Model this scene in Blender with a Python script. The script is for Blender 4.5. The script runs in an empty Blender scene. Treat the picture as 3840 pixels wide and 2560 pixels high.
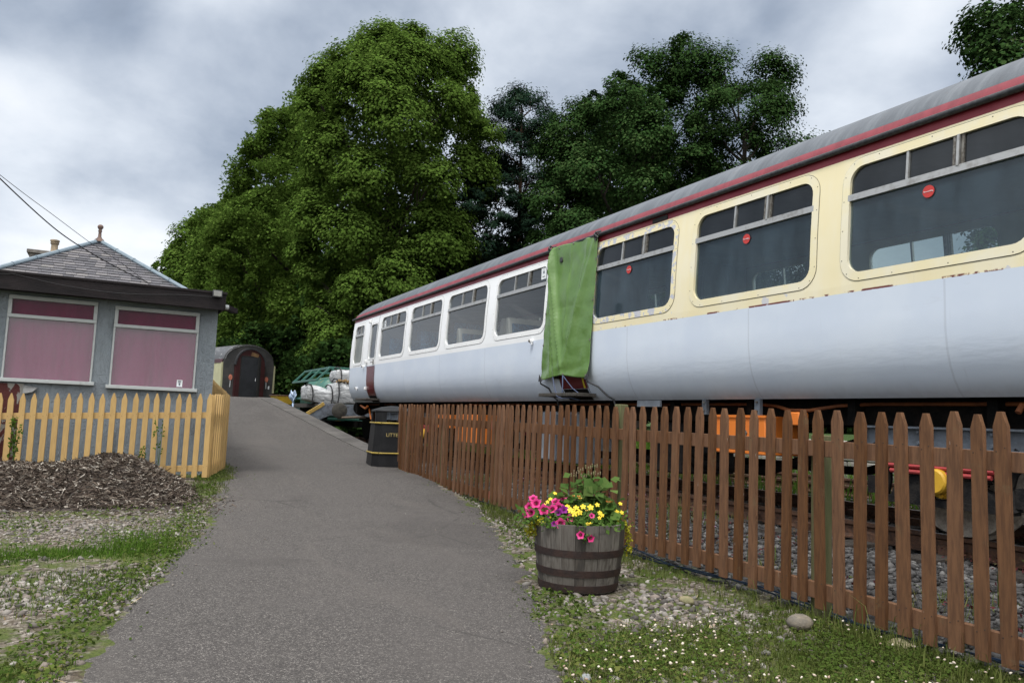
import bpy, bmesh, math, random
import numpy as np
from mathutils import Vector, Matrix
random.seed(7); RNG=np.random.default_rng(11)
S=bpy.context.scene; COL=S.collection
PI=math.pi; sin=math.sin; cos=math.cos
V=Vector

# ------------------------------------------------------------------ materials
class NT:
    def __init__(s,m):
        m.use_nodes=True; s.t=m.node_tree; s.t.nodes.clear(); s.m=m
    def n(s,typ,**k):
        o=s.t.nodes.new(typ)
        for a,b in k.items():
            if a.startswith('i_'):
                key=a[2:]; o.inputs[int(key) if key.isdigit() else key.replace('_',' ')].default_value=b
            else: setattr(o,a,b)
        return o
    def l(s,a,b): s.t.links.new(a,b)
    def math(s,op,a,b=None,c=None,clamp=False):
        o=s.n('ShaderNodeMath',operation=op,use_clamp=clamp)
        for i,x in enumerate((a,b,c)):
            if x is None: continue
            if isinstance(x,(int,float)): o.inputs[i].default_value=x
            else: s.l(x,o.inputs[i])
        return o.outputs[0]
    def mix(s,f,a,b,blend='MIX'):
        o=s.n('ShaderNodeMix',data_type='RGBA',blend_type=blend)
        for i,x in ((0,f),(6,a),(7,b)):
            if isinstance(x,(int,float)): o.inputs[i].default_value=x
            elif isinstance(x,(tuple,list)): o.inputs[i].default_value=(*x[:3],1)
            else: s.l(x,o.inputs[i])
        return o.outputs[2]
    def ramp(s,f,stops,interp='LINEAR'):
        o=s.n('ShaderNodeValToRGB'); r=o.color_ramp; r.interpolation=interp
        while len(r.elements)<len(stops): r.elements.new(.5)
        for e,(p,c) in zip(r.elements,stops):
            e.position=p; e.color=(*c[:3],1) if isinstance(c,(tuple,list)) else (c,c,c,1)
        s.l(f,o.inputs[0]); return o.outputs[0]
    def step(s,x,a,b):
        o=s.n('ShaderNodeMapRange',interpolation_type='SMOOTHSTEP'); o.inputs[1].default_value=a; o.inputs[2].default_value=b
        s.l(x,o.inputs[0]); return o.outputs[0]
    def pos(s,stretch=(1,1,1),obj=False):
        if obj: v=s.n('ShaderNodeTexCoord').outputs['Object']
        else: v=s.n('ShaderNodeNewGeometry').outputs['Position']
        if stretch==(1,1,1): return v
        o=s.n('ShaderNodeVectorMath',operation='MULTIPLY'); s.l(v,o.inputs[0]); o.inputs[1].default_value=stretch
        return o.outputs[0]
    def xyz(s,v):
        o=s.n('ShaderNodeSeparateXYZ'); s.l(v,o.inputs[0]); return o.outputs
    def noise(s,v,scale,detail=6,rough=.6,dist=0):
        o=s.n('ShaderNodeTexNoise'); o.inputs['Scale'].default_value=scale; o.inputs['Detail'].default_value=detail
        o.inputs['Roughness'].default_value=rough; o.inputs['Distortion'].default_value=dist
        s.l(v,o.inputs['Vector']); return o.outputs[0]
    def vor(s,v,scale,feature='F1',out=0):
        o=s.n('ShaderNodeTexVoronoi',feature=feature); o.inputs['Scale'].default_value=scale
        s.l(v,o.inputs['Vector']); return o.outputs[out]
    def out(s,color,rough=.6,metal=0,spec=.5,bump=None,bstr=.3,bdist=.02):
        p=s.n('ShaderNodeBsdfPrincipled')
        for k,x in (('Base Color',color),('Roughness',rough),('Metallic',metal),('Specular IOR Level',spec)):
            if isinstance(x,(int,float)): p.inputs[k].default_value=x
            elif isinstance(x,(tuple,list)): p.inputs[k].default_value=(*x[:3],1)
            else: s.l(x,p.inputs[k])
        if bump is not None:
            b=s.n('ShaderNodeBump'); b.inputs['Strength'].default_value=bstr; b.inputs['Distance'].default_value=bdist
            s.l(bump,b.inputs['Height']); s.l(b.outputs[0],p.inputs['Normal'])
        o=s.n('ShaderNodeOutputMaterial'); s.l(p.outputs[0],o.inputs[0]); return p
MATS={}
def newmat(name):
    m=bpy.data.materials.new(name); MATS[name]=m; return NT(m)
def mat(name,c1,c2=None,scale=6,stretch=(1,1,1),rough=.6,bump=0,bscale=60,metal=0,spec=.4,lo=.38,hi=.62,obj=False,rnd=0,island=0):
    t=newmat(name); v=t.pos(stretch,obj)
    if c2 is None: c2=tuple(c*.8 for c in c1)
    col=t.mix(t.step(t.noise(v,scale),lo,hi),c1,c2)
    if rnd or island:
        r=t.n('ShaderNodeObjectInfo').outputs['Random'] if rnd else t.n('ShaderNodeNewGeometry').outputs['Random Per Island']
        k=rnd or island
        hv=t.n('ShaderNodeHueSaturation'); t.l(col,hv.inputs['Color'])
        t.l(t.math('MULTIPLY_ADD',r,2*k,1-k),hv.inputs['Value']); col=hv.outputs[0]
    t.out(col,rough,metal,spec,t.noise(v,bscale,4) if bump else None,bump)
    return t.m

# ------------------------------------------------------------------ mesh builder
ORG={}
class MB:
    def __init__(s): s.v=[]; s.f=[]; s.m=[]
    def add(s,vs,fs,mi=0):
        b=len(s.v); s.v+= [tuple(x) for x in vs]; s.f+=[tuple(b+i for i in f) for f in fs]; s.m+=[mi]*len(fs)
    def hexa(s,p,mi=0): s.add(p,[(0,3,2,1),(4,5,6,7),(0,1,5,4),(1,2,6,5),(2,3,7,6),(3,0,4,7)],mi)
    def box(s,c,d,rz=0,mi=0,rx=0,ry=0):
        M=Matrix.Rotation(rz,3,'Z')@Matrix.Rotation(ry,3,'Y')@Matrix.Rotation(rx,3,'X'); c=V(c)
        q=[(-1,-1,-1),(1,-1,-1),(1,1,-1),(-1,1,-1),(-1,-1,1),(1,-1,1),(1,1,1),(-1,1,1)]
        s.hexa([c+M@V((a*d[0]/2,b*d[1]/2,e*d[2]/2)) for a,b,e in q],mi)
    def b2(s,a,b,mi=0): s.box([(x+y)/2 for x,y in zip(a,b)],[abs(y-x) for x,y in zip(a,b)],mi=mi)
    def bar(s,p,q,w,h,up=(0,0,1),mi=0):
        p,q=V(p),V(q); d=(q-p).normalized(); x=d.cross(V(up)).normalized(); y=x.cross(d)
        x*=w/2; y*=h/2
        s.hexa([p-x-y,p+x-y,q+x-y,q-x-y,p-x+y,p+x+y,q+x+y,q-x+y],mi)
    def tube(s,pts,r,n=8,mi=0,cap=True):
        pts=[V(p) for p in pts]; rs=r if isinstance(r,(list,tuple)) else [r]*len(pts)
        rings=[]; u=None
        for i,p in enumerate(pts):
            d=(pts[min(i+1,len(pts)-1)]-pts[max(i-1,0)]).normalized()
            if u is None: u=d.cross(V((0,0,1))); u=(d.cross(V((1,0,0))) if u.length<.05 else u).normalized()
            u=(u-d*u.dot(d)).normalized(); w=d.cross(u)
            rings.append([p+(u*cos(2*PI*k/n)+w*sin(2*PI*k/n))*rs[i] for k in range(n)])
        vs=[x for R in rings for x in R]; fs=[]
        for i in range(len(pts)-1):
            for k in range(n): fs.append((i*n+k,i*n+(k+1)%n,(i+1)*n+(k+1)%n,(i+1)*n+k))
        if cap: fs.append(tuple(range(n))[::-1]); fs.append(tuple((len(pts)-1)*n+k for k in range(n)))
        s.add(vs,fs,mi)
    def lathe(s,prof,c,n=24,mi=0,axis='Z',cap=True):
        vs=[]; fs=[]; c=V(c)
        for r,z in prof:
            for k in range(n):
                a=2*PI*k/n; e=(r*cos(a),r*sin(a),z)
                if axis=='X': e=(z,r*cos(a),r*sin(a))
                if axis=='Y': e=(r*sin(a),z,r*cos(a))
                vs.append(c+V(e))
        for i in range(len(prof)-1):
            for k in range(n): fs.append((i*n+k,i*n+(k+1)%n,(i+1)*n+(k+1)%n,(i+1)*n+k))
        if cap:
            fs.append(tuple(range(n))[::-1]); fs.append(tuple((len(prof)-1)*n+k for k in range(n)))
        s.add(vs,fs,mi)
    def prism(s,poly,o,u,v,w,mi=0):   # poly in (a,b) -> o+a*u+b*v, thickness vector w
        o,u,v,w=V(o),V(u),V(v),V(w); n=len(poly)
        A=[o+u*a+v*b for a,b in poly]; B=[x+w for x in A]
        s.add(A+B,[tuple(range(n))[::-1],tuple(range(n,2*n))]+[(i,(i+1)%n,n+(i+1)%n,n+i) for i in range(n)],mi)
    def grid(s,fn,nu,nv,mi=0):
        vs=[fn(i/nu,j/nv) for j in range(nv+1) for i in range(nu+1)]
        s.add(vs,[(j*(nu+1)+i,j*(nu+1)+i+1,(j+1)*(nu+1)+i+1,(j+1)*(nu+1)+i) for j in range(nv) for i in range(nu)],mi)
    def build(s,name,mats,parent=None,ang=40,bevel=0,fix=True,local=False):
        me=bpy.data.meshes.new(name); o=V((0,0,0)) if (parent is None or local) else ORG[parent.name]
        me.from_pydata([(x[0]-o[0],x[1]-o[1],x[2]-o[2]) for x in s.v],[],s.f)
        for m in (mats if isinstance(mats,(list,tuple)) else [mats]): me.materials.append(m)
        if len(s.m): me.polygons.foreach_set('material_index',s.m)
        if fix:
            bm=bmesh.new(); bm.from_mesh(me); bmesh.ops.recalc_face_normals(bm,faces=bm.faces); bm.to_mesh(me); bm.free()
        if ang:
            me.polygons.foreach_set('use_smooth',[True]*len(me.polygons)); me.set_sharp_from_angle(angle=math.radians(ang))
        ob=bpy.data.objects.new(name,me); COL.objects.link(ob)
        if parent is not None: ob.parent=parent; ORG[ob.name]=V(ORG[parent.name])
        else: ORG[ob.name]=V((0,0,0))
        if bevel:
            b=ob.modifiers.new('bevel','BEVEL'); b.width=bevel; b.segments=2; b.limit_method='ANGLE'; b.angle_limit=math.radians(50)
        return ob
def arr_mesh(name,vs,k,mats,parent=None,smooth=False,mi=None):
    """vs (N*k,3) array of polygons with k corners each"""
    vs=np.asarray(vs,dtype=np.float32).reshape(-1,3); o=V((0,0,0)) if parent is None else ORG[parent.name]
    vs=vs-np.array(o,dtype=np.float32); n=len(vs)//k
    me=bpy.data.meshes.new(name); me.vertices.add(len(vs)); me.vertices.foreach_set('co',vs.ravel())
    me.loops.add(n*k); me.loops.foreach_set('vertex_index',np.arange(n*k,dtype=np.int32))
    me.polygons.add(n); me.polygons.foreach_set('loop_start',np.arange(0,n*k,k,dtype=np.int32))
    for m in (mats if isinstance(mats,(list,tuple)) else [mats]): me.materials.append(m)
    if mi is not None: me.polygons.foreach_set('material_index',np.asarray(mi,dtype=np.int32))
    me.update(); me.validate()
    ob=bpy.data.objects.new(name,me); COL.objects.link(ob); ORG[ob.name]=V(o)
    if parent is not None: ob.parent=parent
    return ob
def ind_mesh(name,vs,fs,mats,parent=None,smooth=True,mi=None):
    vs=np.asarray(vs,dtype=np.float32).reshape(-1,3); fs=np.asarray(fs,dtype=np.int32); k=fs.shape[1]; n=len(fs)
    o=V((0,0,0)) if parent is None else ORG[parent.name]; vs=vs-np.array(o,dtype=np.float32)
    me=bpy.data.meshes.new(name); me.vertices.add(len(vs)); me.vertices.foreach_set('co',vs.ravel())
    me.loops.add(n*k); me.loops.foreach_set('vertex_index',fs.ravel())
    me.polygons.add(n); me.polygons.foreach_set('loop_start',np.arange(0,n*k,k,dtype=np.int32))
    for m in (mats if isinstance(mats,(list,tuple)) else [mats]): me.materials.append(m)
    if mi is not None: me.polygons.foreach_set('material_index',np.asarray(mi,dtype=np.int32))
    if smooth: me.polygons.foreach_set('use_smooth',np.ones(n,dtype=bool))
    me.update(); me.validate()
    ob=bpy.data.objects.new(name,me); COL.objects.link(ob); ORG[ob.name]=V(o)
    if parent is not None: ob.parent=parent
    return ob
def thing(name,loc,label,cat,group=None):
    o=bpy.data.objects.new(name,None); COL.objects.link(o); o.location=loc; o.empty_display_size=.2
    ORG[o.name]=V(loc); return tag(o,label,cat,group)
def tag(o,label,cat,group=None,kind=None):
    o['label']=label; o['category']=cat
    if group: o['group']=group
    if kind: o['kind']=kind
    return o
def struct(o): o['kind']='structure'; return o
def stuff(o,label=None,cat=None):
    o['kind']='stuff'
    if label: o['label']=label; o['category']=cat
    return o
def at_origin(ob,p):   # move a top-level mesh's origin to p
    ob.data.transform(Matrix.Translation(-V(p))); ob.location=p; ORG[ob.name]=V(p); return ob

def vnoise(x,y,seed=0):
    x=np.asarray(x,float); y=np.asarray(y,float)
    xi=np.floor(x).astype(int); yi=np.floor(y).astype(int); xf=x-xi; yf=y-yi
    def h(a,b):
        n=(a*374761393+b*668265263+seed*974711)&0x7fffffff
        n=((n^(n>>13))*1274126177)&0x7fffffff; return ((n^(n>>16))&0xffff)/65535.
    u=xf*xf*(3-2*xf); w=yf*yf*(3-2*yf)
    return (h(xi,yi)*(1-u)+h(xi+1,yi)*u)*(1-w)+(h(xi,yi+1)*(1-u)+h(xi+1,yi+1)*u)*w
def sm(x,a,b):
    t=np.clip((np.asarray(x,float)-a)/(b-a),0,1); return t*t*(3-2*t)

# ------------------------------------------------------------------ camera
f_yaw,f_pit,f_rol=math.radians(26.786),math.radians(5.714),math.radians(2.2)
F=V((sin(f_yaw)*cos(f_pit),cos(f_yaw)*cos(f_pit),sin(f_pit))); R0=V((cos(f_yaw),-sin(f_yaw),0)); U0=R0.cross(F)
Rv=R0*cos(f_rol)+U0*sin(f_rol); Uv=-R0*sin(f_rol)+U0*cos(f_rol)
cam=bpy.data.cameras.new('camera'); co=bpy.data.objects.new('camera',cam); COL.objects.link(co)
co.matrix_world=Matrix(((Rv.x,Uv.x,-F.x,0),(Rv.y,Uv.y,-F.y,0),(Rv.z,Uv.z,-F.z,1.15),(0,0,0,1)))
cam.sensor_width=23.5; cam.lens=18.0; cam.clip_end=3000; cam.clip_start=.05; S.camera=co

# ------------------------------------------------------------------ sky and light
SUN_EL,SUN_AZ=math.radians(64),math.radians(238)   # azimuth clockwise from +Y
sd=V((sin(SUN_AZ)*cos(SUN_EL),cos(SUN_AZ)*cos(SUN_EL),sin(SUN_EL)))
w=bpy.data.worlds.new('World'); S.world=w; w.use_nodes=True
t=NT.__new__(NT); t.t=w.node_tree; t.t.nodes.clear()
sky=t.n('ShaderNodeTexSky',sky_type='NISHITA',sun_disc=False,sun_elevation=SUN_EL,sun_rotation=SUN_AZ)
bg1=t.n('ShaderNodeBackground'); bg1.inputs[1].default_value=.08; t.l(sky.outputs[0],bg1.inputs[0])
dirv=t.n('ShaderNodeTexCoord').outputs['Generated']; dx=t.xyz(dirv)
zz=t.math('ADD',t.math('MAXIMUM',dx[2],0.0),.42)
pl=t.n('ShaderNodeCombineXYZ'); t.l(t.math('DIVIDE',dx[0],zz),pl.inputs[0]); t.l(t.math('DIVIDE',dx[1],zz),pl.inputs[1])
n1=t.noise(pl.outputs[0],1.5,7,.50,.2); n2=t.noise(pl.outputs[0],4.0,7,.56,.2)
nn=t.math('MULTIPLY_ADD',t.math('ADD',t.math('MULTIPLY',n1,.72),t.math('MULTIPLY',n2,.28)),1.7,-.35)
def lobe(az,el,width,amp):
    a,e=math.radians(az),math.radians(el); d=(sin(a)*cos(e),cos(a)*cos(e),sin(e))
    o=t.n('ShaderNodeVectorMath',operation='DOT_PRODUCT'); t.l(dirv,o.inputs[0]); o.inputs[1].default_value=d
    c=math.cos(math.radians(width)); s_=t.step(o.outputs['Value'],c,1.0); return t.math('MULTIPLY',s_,amp)
acc=nn
for L in [(-3,13,11,.15),(5,21,11,-.10),(-6,26,8,-.17),(4,30,6,.10),(14,27,9,-.03),(27,22,10,.14),(36,31,9,.10),(49,29,6,-.13),(51,23,8,.16),(58,28,7,.08),(-1,7,9,.10),(62,34,7,-.06)]:
    acc=t.math('ADD',acc,lobe(*L))
cc=t.ramp(acc,[(.16,(.17,.205,.265)),(.34,(.30,.355,.445)),(.48,(.47,.525,.61)),(.62,(.67,.72,.79)),(.80,(.87,.895,.93))])
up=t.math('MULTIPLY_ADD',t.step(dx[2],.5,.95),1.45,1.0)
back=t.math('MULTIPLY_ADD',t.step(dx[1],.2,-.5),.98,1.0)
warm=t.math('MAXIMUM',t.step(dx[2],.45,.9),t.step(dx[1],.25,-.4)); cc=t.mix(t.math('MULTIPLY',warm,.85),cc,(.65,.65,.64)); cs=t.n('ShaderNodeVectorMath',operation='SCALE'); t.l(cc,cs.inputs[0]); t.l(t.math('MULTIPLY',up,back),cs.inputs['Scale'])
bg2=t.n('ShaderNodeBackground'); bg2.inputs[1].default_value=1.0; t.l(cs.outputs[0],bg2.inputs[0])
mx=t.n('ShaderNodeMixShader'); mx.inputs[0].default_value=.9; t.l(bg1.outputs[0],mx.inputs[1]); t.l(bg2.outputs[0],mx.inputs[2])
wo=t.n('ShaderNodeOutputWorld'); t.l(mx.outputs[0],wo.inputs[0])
sl=bpy.data.lights.new('sun','SUN'); sl.energy=2.2; sl.angle=math.radians(14); sl.color=(1,.97,.92)
so=bpy.data.objects.new('sun',sl); COL.objects.link(so); so.rotation_euler=sd.to_track_quat('Z','Y').to_euler(); so.location=(-20,-20,40)
S.view_settings.view_transform='Standard'; S.view_settings.look='None'; S.view_settings.exposure=0.33; S.view_settings.gamma=1
S.render.engine='CYCLES'; S.cycles.max_bounces=6; S.cycles.transparent_max_bounces=16; S.cycles.diffuse_bounces=2
S.cycles.caustics_reflective=False; S.cycles.caustics_refractive=False

# ------------------------------------------------------------------ terrain
LY=[-30,0,7,9,11,12.5,13.5,15,16.8,19.5,22.2,200]; LZ=[0,0,.012,.06,.2,.24,.265,.36,.52,.94,1.475,1.475]
def Lz(y): return np.interp(y,LY,LZ)
def fx(y): return 3.85+(np.asarray(y)-2.3)*.0566
PL_=[(-9,-1.2),(0,-.8),(2.5,-.38),(3.83,-.11),(5.08,.19),(6.36,.50),(7.06,.68),(8.2,.89),(10.44,1.26),(11.3,1.42),(12.5,1.64),(14.5,1.62),(60,1.62)]
PR_=[(-9,.9),(0,1.05),(2.3,1.62),(3.0,1.86),(3.84,2.2),(4.63,2.56),(5.82,3.07),(7.35,3.66),(8.97,4.14),(10.8,4.42),(12.2,4.5),(13.4,4.95),(15,5.0),(16.8,4.95),(19.5,4.6),(22.2,3.97),(30,3.5),(60,2.6)]
def pleft(y): return np.interp(y,[a for a,b in PL_],[b for a,b in PL_])
def pright(y): return np.interp(y,[a for a,b in PR_],[b for a,b in PR_])
def gz(x,y):
    x=np.asarray(x,float); y=np.asarray(y,float)
    left=Lz(np.minimum(y,13.5))+sm(y,13.5,24)*.9*(1-sm(x,1.2,1.7))
    left=left-.05*sm(y,14,15)*sm(x,1.2,1.7)
    edge=np.where(y<13.2,fx(y)+.15,4.6)
    right=.10+.08*sm(x,4.6,5.4)+.9*sm(x,13.5,22)+2.2*sm(x,30,90)
    k=sm(x-edge,0,.9)
    bump=(vnoise(x*3,y*3,3)-.5)*.02
    return left*(1-k)+right*k+bump*(1-sm(y,14,16))
xs=np.concatenate([np.linspace(-300,-12,14),np.linspace(-10,-3,15),np.linspace(-2.8,9,80),np.linspace(9.5,30,30),np.linspace(34,400,14)])
ys=np.concatenate([np.linspace(-200,-6,12),np.linspace(-5,1,12),np.linspace(1.2,24,140),np.linspace(25,60,36),np.linspace(66,900,16)])
XX,YY=np.meshgrid(xs,ys); ZZ=gz(XX,YY); nx,ny=len(xs),len(ys)
ii=np.arange((ny-1)*(nx-1)); jj,i0=ii//(nx-1),ii%(nx-1); a=jj*nx+i0
fs=np.stack([a,a+1,a+1+nx,a+nx],1)
t=newmat('ground_soil_gravel'); p=t.pos(); X=t.xyz(p)
fine=t.vor(p,48,out=1); fr=t.xyz(fine)[0]
grav=t.ramp(fr,[(0,(.060,.050,.040)),(.35,(.120,.100,.080)),(.7,(.20,.17,.142)),(1,(.32,.285,.245))])
dark=t.step(t.noise(p,14,5),.45,.62); grav=t.mix(t.math('MULTIPLY',dark,.75),grav,(.070,.054,.035))
moss=t.mix(t.noise(p,9,5),(.045,.075,.018),(.10,.11,.03))
mossmask=t.step(t.noise(p,2.3,6,.65),.42,.55)
c=t.mix(mossmask,grav,moss)
far=t.step(X[0],11.8,13.2); c=t.mix(far,c,t.mix(t.noise(p,3,5),(.03,.06,.014),(.05,.085,.02)))
ball=t.math('SUBTRACT',t.math('MULTIPLY_ADD',X[1],-.0566,X[0]),3.9)
stone=t.ramp(t.xyz(t.vor(p,26,out=1))[1],[(0,(.022,.021,.021)),(.5,(.055,.053,.053)),(1,(.11,.107,.107))])
bm=t.math('MULTIPLY',t.step(ball,-.05,.2),t.math('SUBTRACT',1,far))
c=t.mix(bm,c,stone)
t.out(c,.95,0,.2,t.math('ADD',t.vor(p,48),t.noise(p,20,4)),.9,.02)
g=ind_mesh('ground',np.stack([XX,YY,ZZ],-1).reshape(-1,3),fs,t.m); struct(g)

# asphalt: path + ramp / platform
def asphalt(name,tint):
    t=newmat(name); p=t.pos()
    ag=t.math('MULTIPLY_ADD',t.xyz(t.vor(p,300,out=1))[0],.6,t.math('MULTIPLY',t.xyz(t.vor(p,120,out=1))[0],.4))
    c=t.ramp(ag,[(.18,(.026,.023,.022)),(.5,(.058,.052,.049)),(.72,(.086,.078,.073)),(.92,(.25,.23,.21))])
    c=t.mix(t.math('MULTIPLY',t.step(t.noise(p,.9,5,.6),.4,.7),.45),c,tint)
    c=t.mix(t.math('MULTIPLY',t.step(t.noise(p,6,6,.7),.5,.72),.3),c,(.06,.054,.05))
    sp=t.step(t.vor(p,31),.085,.05); c=t.mix(t.math('MULTIPLY',sp,.45),c,(.26,.235,.21))
    wear=t.noise(t.pos((1.3,.28,1)),1.1,5,.65,.4); c=t.mix(t.math('MULTIPLY',t.step(wear,.50,.66),.32),c,(.100,.088,.080))
    c=t.mix(t.math('MULTIPLY',t.step(t.noise(p,.45,4,.6,.5),.53,.62),.30),c,(.036,.032,.030))
    crk=t.math('SUBTRACT',1.0,t.step(t.vor(t.pos((1,.7,1)),.55,'DISTANCE_TO_EDGE'),.003,.010)); c=t.mix(t.math('MULTIPLY',t.math('MULTIPLY',crk,t.step(t.noise(p,.6,3),.52,.6)),.55),c,(.03,.027,.025))
    t.out(c,.86,0,.35,t.math('ADD',t.vor(p,170),t.math('MULTIPLY',t.noise(p,40,3),.6)),.45,.010); return t.m
M_ASPH=asphalt('tarmac',(.078,.070,.066)); M_ASPH2=asphalt('platform_tarmac',(.078,.072,.068))
def strip(name,y0,y1,n,m,lf,rf,zf,mts,rag=0):
    vs=[];
    for j in range(n+1):
        y=y0+(y1-y0)*j/n
        l=lf(y)+rag*(vnoise(y*2.1,1,5)-.5)*.22+rag*(vnoise(y*9,4,6)-.5)*.13+rag*(vnoise(y*31,4,16)-.5)*.05; r=rf(y)+rag*(vnoise(y*2.3,7,8)-.5)*.2+rag*(vnoise(y*9,2,9)-.5)*.13+rag*(vnoise(y*31,2,19)-.5)*.05
        for i in range(m+1):
            x=l+(r-l)*i/m; vs.append((x,y,float(zf(x,y,i/m))))
    fs=[(j*(m+1)+i,j*(m+1)+i+1,(j+1)*(m+1)+i+1,(j+1)*(m+1)+i) for j in range(n) for i in range(m)]
    o=ind_mesh(name,vs,fs,mts); return struct(o)
strip('path',-9,14.05,900,16,pleft,lambda y:min(pright(y),fx(y)+.1) if y<12.9 else pright(y),lambda x,y,s:Lz(y)+.016+.012*sin(PI*s)-(.02 if s in(0,1) else 0),M_ASPH,1)
plt=strip('platform',14.05,75,150,14,lambda y:1.55,lambda y:pright(y)-.0,lambda x,y,s:Lz(y)+.022,M_ASPH2)
mb=MB()
for j in range(120):     # platform side wall of masonry
    y0,y1=14.05+j*.5,14.55+j*.5; x0,x1=pright(y0)-.004,pright(y1)-.004
    mb.add([(x0,y0,-.1),(x1,y1,-.1),(x1,y1,Lz(y1)+.018),(x0,y0,Lz(y0)+.018)],[(0,1,2,3)])
struct(mb.build('platform_wall',mat('platform_stone',(.13,.12,.11),(.07,.065,.06),5,bump=.6,bscale=20,rough=.9),ang=30))
mb=MB(); N=76
for j in range(N):
    y0=15.2+j*.4; y1=y0+.392
    q=[(pright(y0)-.42,y0),(pright(y0)+.015,y0),(pright(y1)+.015,y1),(pright(y1)-.42,y1)]
    mb.hexa([(a,b,Lz(b)-.06) for a,b in q]+[(a,b,Lz(b)+.034) for a,b in q])
struct(mb.build('platform_coping',mat('coping_concrete',(.095,.088,.082),(.065,.06,.056),3,bump=.3,bscale=90,rough=.9,island=.12),ang=0))

# ------------------------------------------------------------------ railway tracks
M_RUST=mat('rusty_rail',(.11,.055,.032),(.06,.034,.024),25,rough=.8,bump=.3)
M_RAILTOP=mat('rail_head',(.16,.10,.07),(.10,.065,.05),12,rough=.5,metal=.5)
M_SLEEP=mat('sleeper_wood',(.06,.05,.043),(.03,.026,.023),9,(1,8,1),rough=.95,bump=.6,obj=False)
def tx(y,c): return c-.0021*max(0,y-19)**2
RAIL=[(-.07,0),(.07,0),(.07,.015),(.012,.035),(.012,.105),(.035,.12),(.035,.155),(-.035,.155),(-.035,.12),(-.012,.105),(-.012,.035),(-.07,.015)]
def track(cx,y0,y1,label):
    T=thing('railway_track',(cx,y0,.2),label,'railway track')
    for sgn in (-1,1):
        mb=MB(); ysr=[y0,0,5,10,15,19]+[19+k*1.5 for k in range(1,40) if 19+k*1.5<y1]+[y1]
        ysr=sorted(set(y for y in ysr if y0<=y<=y1)); n=len(RAIL)
        for y in ysr:
            for a,b in RAIL: mb.v.append((tx(y,cx)+sgn*.80+a,y,.205+b))
        for j in range(len(ysr)-1):
            for i in range(n):
                mb.f.append((j*n+i,j*n+(i+1)%n,(j+1)*n+(i+1)%n,(j+1)*n+i)); mb.m.append(1 if i==6 else 0)
        mb.build('rail',[M_RUST,M_RAILTOP],T,ang=25)
    y=y0+.3; first=None
    while y<min(y1,38):
        c=tx(y,cx)
        if first is None:
            mb=MB(); mb.box((0,0,0),(2.75,.26,.12))
            for sgn in (-1,1):
                for e in (-1,1): mb.box((sgn*.8+e*.11,0,.085),(.10,.16,.09),mi=1)
            first=mb.build('sleeper',[M_SLEEP,M_RUST],T,ang=0,local=True); s=first
        else:
            s=first.copy(); COL.objects.link(s); s.parent=T
        s.location=(c-cx,y-y0,-.045); s.rotation_euler=(0,0,random.uniform(-.012,.012)); y+=.74
    return T
track(6.94,-14,62,'nearer rusty railway track under the white and cream carriage')
track(10.8,-14,27,'farther rusty railway track behind the white and cream carriage')

# ================================================================== CARRIAGE
XC=6.94
IZ=[1.45,1.5,1.58,1.68,1.8,1.95,2.4,2.7,3.0,3.3,3.62]; II=[.21,.155,.10,.055,.022,.004,0,.008,.025,.05,.085]
def ins(z): return float(np.interp(z,IZ,II))
def sx(z,side=-1,off=0): return XC+side*(1.44-ins(z)+off)
Y0,Y1=-2.0,20.3
# --- carriage materials
t=newmat('carriage_livery'); p=t.pos(); X=t.xyz(p)
nz=t.noise(p,22,5,.7); nb=t.noise(p,1.3,5,.6)
z=t.math('ADD',X[2],t.math('MULTIPLY',t.math('SUBTRACT',nz,.5),.006))
grey=t.mix(t.step(nb,.35,.7),(.585,.65,.755),(.635,.695,.785))
grey=t.mix(t.math('MULTIPLY',t.step(t.noise(t.pos((1,.25,1)),5,6,.7),.62,.75),.25),grey,(.42,.43,.48))
white=t.mix(t.step(t.noise(p,.8,4),.4,.65),(.86,.87,.885),(.82,.83,.84))
cream=t.mix(t.step(t.noise(t.pos((1,1,.35)),2.2,5,.6),.35,.7),(.79,.70,.45),(.80,.74,.56))
cream=t.mix(t.math('MULTIPLY',t.step(nz,.72,.78),.7),cream,(.45,.42,.36))
pp=t.step(t.noise(p,4.2,4,.6),.60,.63)
lowb=t.math('MULTIPLY',pp,t.step(X[2],2.46,2.40)); cream=t.mix(t.math('MULTIPLY',lowb,.9),cream,(.55,.56,.62))
upper=t.mix(t.step(X[1],9.2,9.21),cream,white)
red=t.mix(t.step(t.noise(p,4,5),.35,.7),(.21,.020,.032),(.25,.038,.05))
edge=t.math('MULTIPLY',t.math('MULTIPLY',t.step(z,2.352,2.344),t.step(X[1],8.5,8.3)),t.step(t.noise(p,2.3,5,.75),.51,.57))
c=t.mix(t.step(z,2.333,2.335),grey,upper); 
c=t.mix(t.math('MULTIPLY',edge,t.step(z,2.329,2.334)),c,(.14,.025,.025))
c=t.mix(t.step(z,3.527,3.530),c,red)
lowdark=t.math('MULTIPLY',t.step(X[2],1.62,1.45),t.noise(p,7,5)); c=t.mix(t.math('MULTIPLY',lowdark,.5),c,(.16,.15,.14))  # side panel darker and mottled towards its bottom edge
seam=t.math('SUBTRACT',1.0,t.step(t.math('ABSOLUTE',t.math('SUBTRACT',t.math('PINGPONG',t.math('ADD',X[1],.35),1.02),.004)),.002,.007))
c=t.mix(t.math('MULTIPLY',t.math('MULTIPLY',seam,t.step(X[2],2.33,2.325)),.22),c,(.22,.23,.26))
rundn=t.math('MULTIPLY',t.step(t.noise(t.pos((1,6,.22)),4,5,.7),.60,.74),t.step(t.noise(p,1.1,3),.45,.6)); c=t.mix(t.math('MULTIPLY',rundn,.16),c,(.25,.24,.23))
dent=t.math('MULTIPLY',t.noise(t.pos((1,2.2,9)),2.2,4,.6),t.math('MULTIPLY',t.step(X[2],1.62,1.72),t.step(X[2],1.95,1.82)))
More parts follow.
